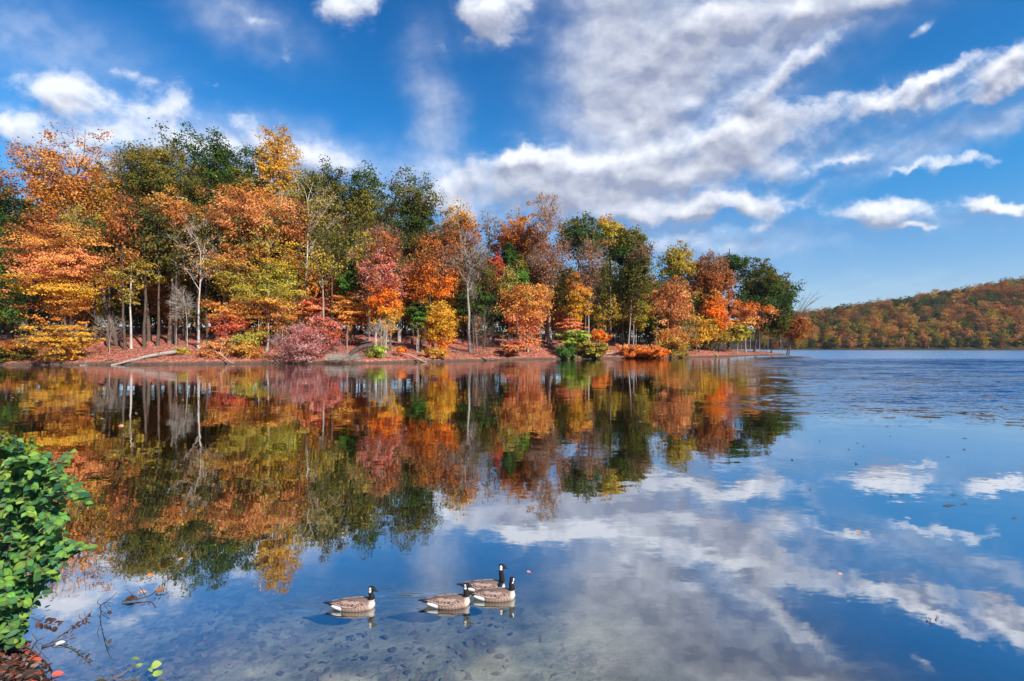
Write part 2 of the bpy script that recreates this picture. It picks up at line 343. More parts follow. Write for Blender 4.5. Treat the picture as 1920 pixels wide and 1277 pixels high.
def build_ground():
    # polar sheet round the camera position, dense in front
    az = np.concatenate([np.linspace(-52, 52, 900), np.linspace(52, 308, 130)[1:-1]])
    rr = np.concatenate([[0.3], np.geomspace(1.2, 7000, 520)])
    rr = np.unique(np.concatenate([rr, np.linspace(85, 200, 180)]))
    A, Rr = np.meshgrid(np.radians(az), rr); X = Rr*np.sin(A); Y = Rr*np.cos(A)
    Z = gh(X, Y); n = len(az); k = len(rr)
    V = np.stack([X, Y, Z], -1).reshape(-1, 3); I = np.arange(k*n).reshape(k, n)
    a = I[:-1]; b = np.roll(a, -1, 1); c = I[1:]; d = np.roll(c, -1, 1)
    Fq = np.stack([a, c, d, b], -1).reshape(-1, 4)
    m, N, out = new_mat('ground_soil')
    g = N.n.new('ShaderNodeNewGeometry'); p = g.outputs['Position']; s = N.sep(p)
    # leaf litter
    v1 = N.voro(p, 3.2, out='Color'); n1 = N.noise(p, 0.35, 5, 0.6); n2 = N.noise(p, 6.0, 4, 0.7)
    f = N.math('MULTIPLY_ADD', N.sep(v1)[0], 0.55, N.math('MULTIPLY', n2, 0.45))
    lit = N.ramp(f, [(0.12, (.08,.025,.02)), (0.35, (.28,.065,.05)), (0.6, (.46,.14,.10)), (0.85, (.66,.36,.27))])
    lit = N.mix(N.rng(n1, 0.45, 0.68, 0, .6), lit, N.ramp(f, [(0.2, (.10,.05,.035)), (0.8, (.30,.17,.12))]))
    mud = N.ramp(N.noise(p, 2.5, 6, 0.7), [(0.3, (.03,.02,.015)), (0.7, (.13,.085,.06))])
    land = N.mix(N.rng(N.math('MULTIPLY_ADD', N.noise(p, 0.9, 3), 0.5, s[2]), 0.55, 1.05), mud, lit)
    # lake bed: silt, with sunken leaves and pebbles close to the near shore
    pw = N.vec('ADD', p, N.vec('SCALE', N.noise(p, 7.0, 4, 0.65, 0, True), scale=0.22))
    pp = N.vec('MULTIPLY', pw, (1.0, 0.72, 0.0))
    ve = N.voro(pp, 6.5, 'DISTANCE_TO_EDGE'); vc = N.sep(N.voro(pp, 6.5, out='Color'))
    ve2 = N.voro(pp, 13.0, 'DISTANCE_TO_EDGE'); vc2 = N.sep(N.voro(pp, 13.0, out='Color'))
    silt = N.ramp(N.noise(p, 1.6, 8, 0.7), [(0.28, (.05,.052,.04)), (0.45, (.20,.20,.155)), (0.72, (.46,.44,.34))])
    leafc = N.ramp(vc[0], [(0.1, (.06,.05,.055)), (0.5, (.19,.14,.13)), (0.8, (.32,.22,.20)), (1.0, (.42,.36,.34))])
    leafc = N.mix(N.math('MULTIPLY_ADD', N.noise(p, 14, 4, .6), 0.7, 0.1), leafc, silt)
    leafc = N.mix(N.rng(ve, 0.0, 0.12, 0.35, 1.0), (.03, .033, .036), leafc)
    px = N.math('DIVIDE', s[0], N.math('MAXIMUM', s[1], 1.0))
    cover = N.math('ADD', N.rng(px, -0.85, -0.35, 0.75, 0.04, False), N.math('MULTIPLY', N.math('SUBTRACT', N.noise(p, 0.9, 3), 0.5), 0.9))
    bed = N.mix(N.math('GREATER_THAN', cover, vc[1]), silt, leafc)
    few = N.math('MULTIPLY', N.math('GREATER_THAN', N.math('MULTIPLY_ADD', cover, 0.6, 0.04), vc2[1]), N.rng(ve2, 0.0, .10, .0, .55))
    bed = N.mix(few, bed, N.ramp(vc2[0], [(0.1, (.03,.03,.035)), (0.8, (.13,.11,.10)), (1.0, (.24,.18,.15))]))
    bed = N.mix(N.rng(px, 0.12, 0.45), bed, (.018, .024, .024))  # darker to the right, painted in for light lost in deep water
    deep = N.mix(N.rng(s[1], 6.3, 9.5), bed, (.055, .052, .026))  # bed colour darkened with distance, in place of absorption by the water
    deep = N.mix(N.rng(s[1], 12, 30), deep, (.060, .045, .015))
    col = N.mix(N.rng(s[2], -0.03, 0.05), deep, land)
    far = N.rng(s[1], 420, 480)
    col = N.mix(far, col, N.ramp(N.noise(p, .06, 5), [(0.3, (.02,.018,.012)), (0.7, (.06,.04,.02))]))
    hgt = N.noise(p, 5.0, 6, 0.7)
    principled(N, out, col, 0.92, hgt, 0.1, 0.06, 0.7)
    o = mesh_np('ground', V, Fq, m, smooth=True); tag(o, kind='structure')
build_ground()

def build_water():
    # one sheet at lake level; it runs under both shores
    xs = np.array([-6000, 6000.]); V = [(-6000, -150, 0), (6000, -150, 0), (6000, 6000, 0), (-6000, 6000, 0)]
    m, N, out = new_mat('lake_water')
    g = N.n.new('ShaderNodeNewGeometry'); p = g.outputs['Position']; s = N.sep(p)
    x, y = s[0], s[1]
    # slope of the ripples, by place on the lake
    # open, wind-ruffled water to the right of a line from the point of land to the right bank
    bx = N.math('MULTIPLY_ADD', y, 0.44, N.math('MULTIPLY_ADD', N.noise(N.vec('MULTIPLY', p, (.06, .06, 0)), 1.0, 4), 18.0, -5.0))
    open_ = N.rng(N.math('SUBTRACT', x, bx), -6.0, 10.0)
    open_ = N.math('MULTIPLY', open_, N.rng(y, 20, 34))
    far = N.rng(y, 110, 150)
    calm = N.math('ADD', N.rng(y, 8, 50, 0.010, 0.020, False), N.rng(y, 45, 95, 0.0, 0.030))
    patch = N.rng(N.noise(N.vec('MULTIPLY', p, (.03, .10, 0)), 1.0, 3), 0.4, 0.65, 0.55, 1.35)
    calm = N.math('MULTIPLY', calm, patch)
    gust = N.rng(N.noise(N.vec('MULTIPLY', p, (.05, .16, 0)), 1.0, 4, .6), 0.35, 0.65, 0.38, 0.90)
    ruff = N.mix(far, gust, (0.20, 0.20, 0.20))
    slope = N.math('ADD', N.math('MULTIPLY', calm, N.math('SUBTRACT', 1.0, open_)), N.math('MULTIPLY', N.sep(ruff)[0], open_))
    # goose wakes: short crossing ripples behind the birds
    n1 = N.noise(N.vec('MULTIPLY', p, (1.1, 2.2, 1)), 3.0, 3, 0.6, 0.6, True)
    n2 = N.noise(N.vec('MULTIPLY', p, (0.6, 1.5, 1)), 1.0, 4, 0.6, 0.4, True)
    n3 = N.noise(N.vec('MULTIPLY', p, (0.10, 0.30, 1)), 1.0, 4, 0.6, 0.3, True)
    nm = N.vec('ADD', N.vec('SCALE', N.vec('SUBTRACT', n1, (.5, .5, .5)), scale=2.2), N.vec('SCALE', N.vec('SUBTRACT', n2, (.5, .5, .5)), scale=2.6))
    nm = N.vec('ADD', nm, N.vec('SCALE', N.vec('SUBTRACT', n3, (.5, .5, .5)), scale=N.math('MULTIPLY_ADD', open_, 0.9, 0.6)))
    nm = N.vec('MULTIPLY', nm, (0.6, 1.0, 0.0))
    # facets leaning towards the viewer show more of themselves than those leaning away
    inc = N.vec('NORMALIZE', N.vec('MULTIPLY', g.outputs['Incoming'], (1, 1, 0)))
    nm = N.vec('ADD', nm, N.vec('SCALE', inc, scale=N.math('MULTIPLY', open_, N.rng(y, 60, 130, 0.26, 0.60))))
    # long wake lines trailing behind the geese
    wk = N.math('SUBTRACT', N.noise(N.vec('MULTIPLY', p, (0.9, 9.0, 0)), 1.0, 3, 0.5, 0.2), 0.5)
    def band(cy, h, x0, x1):
        d = N.math('DIVIDE', N.math('SUBTRACT', y, cy), h); e = N.math('POWER', 0.37, N.math('MULTIPLY', d, d))
        return N.math('MULTIPLY', e, N.math('MULTIPLY', N.rng(x, x0, x0+.5), N.rng(x, x1, x1+.25, 1, 0)))
    wm = N.math('ADD', band(7.02, .16, -2.3, -.3), N.math('ADD', band(6.62, .10, -3.3, -1.9), band(6.72, .10, -1.9, -.6)))
    wv = N.comb(0.0, N.math('MULTIPLY', N.math('MULTIPLY', wm, wk), 0.36), 0.0)
    nrm = N.vec('NORMALIZE', N.vec('ADD', N.vec('ADD', N.vec('SCALE', nm, scale=slope), wv), (0, 0, 1)))
    gl = N.n.new('ShaderNodeBsdfGlossy'); gl.inputs['Roughness'].default_value = 0.015; gl.inputs['Color'].default_value = (.91, .93, .96, 1)
    n_r = N.rng(y, 40, 95, 0.012, 0.06); N.put(gl.inputs['Roughness'], n_r)
    N.l.new(nrm, gl.inputs['Normal'])
    tr = N.n.new('ShaderNodeBsdfTransparent'); N.put(tr.inputs[0], N.mix(N.rng(y, 5.0, 22), (.86, .89, .84), (.45, .44, .24)))
    lw = N.n.new('ShaderNodeLayerWeight'); lw.inputs['Blend'].default_value = 0.5; N.l.new(nrm, lw.inputs['Normal'])
    f = N.math('ADD', N.rng(lw.outputs['Facing'], 0.34, 0.68, 0.14, 0.72), N.rng(lw.outputs['Facing'], 0.68, 1.0, 0.0, 0.22))
    mx = N.n.new('ShaderNodeMixShader'); N.put(mx.inputs[0], f)
    N.l.new(tr.outputs[0], mx.inputs[1]); N.l.new(gl.outputs[0], mx.inputs[2]); N.l.new(mx.outputs[0], out.inputs[0])
    o = mesh_np('lake_water', V, np.array([[0, 1, 2, 3]]), m); tag(o, kind='structure')
build_water()

# ------------------------------------------------------------------ trees
def lump_fn(rng, amp=0.28, k=7):
    dirs = rng.normal(size=(k, 3)); dirs /= np.linalg.norm(dirs, axis=1, keepdims=True); ph = rng.uniform(0, 6.28, k); fr = rng.uniform(2, 6, k)
    def f(d): return 1 + amp * np.mean(np.sin(d @ dirs.T * fr + ph), axis=1) * 1.8
    return f
def leaves_geo(rng, centers, rc, n, size, pal, flat=0.75, up=0.3, colvar=0.22, clustvar=1.0, asp=0.62):
    """rhombic leaf sprays scattered round each cluster centre"""
    C = len(centers); pal = np.array(pal)
    pos = np.repeat(centers, n, axis=0) + rng.normal(size=(C*n, 3)) * np.array([rc, rc, rc*flat]) * (0.45 + 0.5*np.repeat(rng.uniform(size=(C, 1)), n, axis=0))
    M = C*n
    nrm = rng.normal(size=(M, 3)); nrm[:, 2] += up*2.2
    if C > 20:      # sprays face outwards and share a lean, so a crown has lit and shaded sides
        ow = centers - centers.mean(0); ow /= np.linalg.norm(ow, axis=1, keepdims=True) + 1e-6; cl = ow*1.0 + rng.normal(size=(C, 3))*.65
        if n > 1: nrm = nrm*.8 + np.repeat(cl, n, axis=0)
    pass; nrm /= np.linalg.norm(nrm, axis=1, keepdims=True)
    a = np.cross(nrm, rng.normal(size=(M, 3))); a /= np.linalg.norm(a, axis=1, keepdims=True) + 1e-9; b = np.cross(nrm, a)
    s = size * rng.uniform(0.6, 1.35, (M, 1))
    V = np.stack([pos - a*s, pos + b*s*asp - a*s*.1, pos + a*s, pos - b*s*asp - a*s*.1], axis=1).reshape(-1, 3)
    Fq = np.arange(4*M).reshape(M, 4)
    k1 = rng.randint(0, len(pal), C); k2 = rng.randint(0, len(pal), C); t = rng.uniform(0, 1, (C, 1))
    cc = pal[k1]*t + pal[k2]*(1-t); base = pal.mean(0); cc = base + (cc - base)*clustvar
    cc = np.repeat(cc, n, axis=0); rnd = pal[rng.randint(0, len(pal), M)]
    cc = cc*0.58 + rnd*0.42
    cc = cc * (1 + rng.uniform(-colvar, colvar, (M, 1)))
    return V, Fq, np.clip(cc, 0.005, 0.9)
def tree_skeleton(rng, base, cc, cr, ncl, r0, fork=0.35, lean=0.0, style='round', kl=7, shell=2.4, droop=0.0, amp=.42):
    """base, crown centre and radii relative to base; returns branch batches and cluster centres"""
    d = rng.normal(size=(ncl, 3)); d /= np.linalg.norm(d, axis=1, keepdims=True)
    rad = rng.uniform(0, 1, ncl) ** (1/shell); lf = lump_fn(rng, amp)
    c = d * (rad*lf(d))[:, None]
    st = rng.uniform(size=ncl) < .10; c[st] *= rng.uniform(1.05, 1.38, (st.sum(), 1))          # stray sprays beyond the outline
    lo = rng.uniform(size=ncl) < .04; c[lo, 2] = -rng.uniform(.9, 1.25, lo.sum()); c[lo, :2] *= .5
    if style == 'layer':
        nl = np.clip(cr[2]/1.15, 2.0, 6.0); sh_ = .22*np.sin(np.arctan2(c[:, 1], c[:, 0])*2 + rng.uniform(0, 6)) + .25*np.sin(np.arctan2(c[:, 1], c[:, 0])*5 + rng.uniform(0, 6)); q = c[:, 2]*nl + sh_
        c[:, 2] = (np.round(q)*.72 + q*.28 + rng.uniform(-.22, .22, ncl)) / nl; c[:, :2] *= (1 + .22*np.sin(np.round(q)*2.4 + rng.uniform(0, 6)))[:, None]
    if style == 'fan':   # narrow at the foot, wide at the top
        wz = np.clip((c[:, 2] + 1)/2, 0.05, 1)**0.7; c[:, 0] *= wz*1.1; c[:, 1] *= wz*1.1
    if style == 'cone':
        wz = np.clip(1.12 - (c[:, 2] + 1)/2, 0.1, 1)**0.75; c[:, 0] *= wz*1.25; c[:, 1] *= wz*1.25
    C = np.array(cc) + c*np.array(cr)
    C[:, 2] = np.maximum(C[:, 2], 0.35)
    top = cc[2] + cr[2]*0.75; zf = max(0.15, cc[2] - cr[2] + 2*cr[2]*fork)
    nT = 8; t = np.linspace(0, 1, nT)[:, None]
    tp = np.array([cc[0]*0.85, cc[1]*0.85, top if style in ('cone', 'layer', 'column') else max(zf*1.25, cc[2])])
    wob = np.cumsum(rng.normal(size=(nT, 3))*0.10*max(1, r0*3), axis=0); wob[:, 2] = 0; wob[0] = 0
    tt = t**(1.5 if lean == 0 else 1.0)
    trunk = np.concatenate([tp[None, :2]*tt, tp[2]*t], axis=1) + wob
    def tr_at(z):
        k = np.clip(z/max(tp[2], .1), 0, 1)*(nT-1); i = int(min(k, nT-2)); f = k-i; return trunk[i]*(1-f) + trunk[i+1]*f
    trunk_r = r0 * (1 - 0.72*t[:, 0]) ; trunk_r[0] *= 1.35
    seeds = C[rng.choice(ncl, min(kl, ncl), replace=False)]
    for _ in range(3):
        g = np.argmin(((C[:, None] - seeds[None])**2).sum(-1), axis=1)
        seeds = np.array([C[g == i].mean(0) if (g == i).any() else seeds[i] for i in range(len(seeds))])
    limbs, lr, subs, sr, tw, twr = [], [], [], [], [], []
    for i in range(len(seeds)):
        G = C[g == i]
        if not len(G): continue
        cen = seeds[i]; hd = np.hypot(cen[0]-trunk[-1][0]*.6, cen[1]-trunk[-1][1]*.6)
        za = np.clip(cen[2] - hd*rng.uniform(0.7, 1.3) - 0.1*cr[2], min(zf, tp[2]*.8)*rng.uniform(.75, 1.05), tp[2]*0.97)
        if droop: za = np.clip(cen[2] + hd*.4, zf*.5, tp[2])
        A = tr_at(za); end = cen + (cen - A)*0.25
        mid = (A + end)/2 + np.array([0, 0, 0.10*np.linalg.norm(end-A)])*(1 if not droop else 1.6) + rng.normal(size=3)*0.06*np.linalg.norm(end-A)
        q = A + (mid-A)*0.5 + rng.normal(size=3)*.03*np.linalg.norm(end-A)
        L = catmull([A, q, mid, end], 8); limbs.append(L); rL = r0*rng.uniform(.30, .5); lr.append(np.linspace(rL, rL*.25, 8))
        ns = max(1, int(len(G)/5)); sc = G[rng.choice(len(G), ns, replace=False)]
        h = np.argmin(((G[:, None]-sc[None])**2).sum(-1), axis=1)
        for j in range(ns):
            K = G[h == j]
            if not len(K): continue
            kc = K.mean(0); li = rng.randint(2, 7); S = L[li]; e = kc + (kc-S)*.15
            m = (S+e)/2 + np.array([0, 0, .08*np.linalg.norm(e-S)]) + rng.normal(size=3)*.09*np.linalg.norm(e-S)
            B = catmull([S, m, e], 5); subs.append(B); rs_ = rL*rng.uniform(.3, .5); sr.append(np.linspace(rs_, rs_*.3, 5))
            for kpt in K:
                S2 = B[rng.randint(2, 5)]; m2 = (S2+kpt)/2 + rng.normal(size=3)*.12*np.linalg.norm(kpt-S2)
                tw.append(catmull([S2, m2, kpt], 4)); twr.append(np.linspace(rs_*.42, rs_*.14, 4))
    return dict(trunk=trunk, trunk_r=trunk_r, limbs=limbs, lr=lr, subs=subs, sr=sr, tw=tw, twr=twr, C=C)
def bark_geo(sk, minr=0.012, twigs=None):
    parts = [tubes(resample(sk['trunk'], 12)[None], resample(sk['trunk_r'][:, None], 12)[None, :, 0], 8)]
    if sk['limbs']: parts.append(tubes(np.array(sk['limbs']), np.maximum(np.array(sk['lr']), minr), 5))
    if sk['subs']: parts.append(tubes(np.array(sk['subs']), np.maximum(np.array(sk['sr']), minr), 4))
    if sk['tw']: parts.append(tubes(np.array(sk['tw']), np.maximum(np.array(sk['twr']), minr), 3))
    if twigs is not None: parts.append(twigs)
    return join_geo(parts)
def twig_fans(rng, sk, n, length, r, updir=0.6):
    C = np.repeat(sk['C'], n, axis=0); cen = sk['C'].mean(0)
    d = (C - cen); d /= np.linalg.norm(d, axis=1, keepdims=True) + 1e-6
    d = d*.7 + rng.normal(size=d.shape)*.55; d[:, 2] += updir; d /= np.linalg.norm(d, axis=1, keepdims=True)
    L = length*rng.uniform(.5, 1.3, (len(C), 1)); m = C + d*L*.5 + rng.normal(size=d.shape)*.08*L; e = C + d*L + np.array([0, 0, .05])*L
    P = np.stack([C, m, e], 1); rr = np.tile(np.array([r, r*.75, r*.4]), (len(C), 1))
    return tubes(P, rr, 3)
_dup_parts = {}
def make_tree(seed, name, label, cat, loc, cc, cr, pal, bark, ncl=90, n=44, size=.24, rc=1.25, r0=.3, twig=0, twiglen=1.3, twigr=.02, group=None, pal2=None, **kw):
    rng = np.random.RandomState(seed); flat = kw.pop('flat', .7); up = kw.pop('up', .3); trunkname = kw.pop('trunkname', 'trunk'); crownname = kw.pop('crownname', 'crown'); cv = kw.pop('clustvar', 1.0)
    sk = tree_skeleton(rng, None, cc, cr, ncl, r0, **kw)
    root = empty(name, loc, label, cat, group)
    tg = twig_fans(rng, sk, twig, twiglen, twigr) if twig else None
    v, f = bark_geo(sk, twigs=tg); mesh_np(trunkname, v, f, BARK[bark], root, smooth=True)
    if n > 0:
        C = sk['C']
        V, Fq, c = leaves_geo(rng, C, rc, n, size, PAL[pal], flat, up, clustvar=cv)
        if pal2:
            # a second leaf colour over the upper part of the crown
            V2, F2, c2 = leaves_geo(rng, C, rc, n, size, PAL[pal2[0]], flat, up, clustvar=cv)
            z = (np.repeat(C[:, 2], n) - cc[2])/cr[2]; pr = np.clip((z - pal2[1])*1.6 + .5, 0.03, .97); pick = rng.uniform(size=len(pr)) < pr
            c = np.where(pick[:, None], c2, c)
        mesh_np(crownname, V, Fq, LEAF, root, cols=c)
    return root

def place(seed, name, label, cat, basepx, off, box, pal, bark, **kw):
    """box = crown left, right, top, bottom in photo pixels at the tree's own distance"""
    D = shoreD(basepx) + off; x = (basepx - CX)/F*D; z = gz(x, D) - 0.15
    xl, xr, yt, yb = box
    cx = ((xl+xr)/2 - CX)/F*D - x; cz = H + (HY - (yt+yb)/2)/F*D - z
    rx = (xr-xl)/2/F*D; rz = (yb-yt)/2/F*D
    dens = kw.pop('dens', 1.0); rc = kw.get('rc', None) or float(np.clip(0.18*min(rx, rz*1.2), .38, 1.15)); kw['rc'] = rc
    sh = .88; rx2, rz2 = max(rx - rc*.35, rx*.7), max(rz - rc*.35*kw.get('flat', .7), rz*.7); ry = min(rx2, 8.5)
    vol = rx2*ry*rz2*4.19; ncl = int(np.clip(dens*vol/(rc**3*4.19)*.85, 32, 520))
    kw.setdefault('ncl', ncl); kw.setdefault('r0', float(np.clip((cz+rz)*0.0135, .07, .42)))
    kw.setdefault('size', float(np.clip(0.0021*D, .13, .38))); kw.setdefault('n', 44)
    return make_tree(seed, name, label, cat, (x, D, z), (cx, kw.pop('cy', 0.0), cz), (rx2, ry, rz2), pal, bark, **kw)
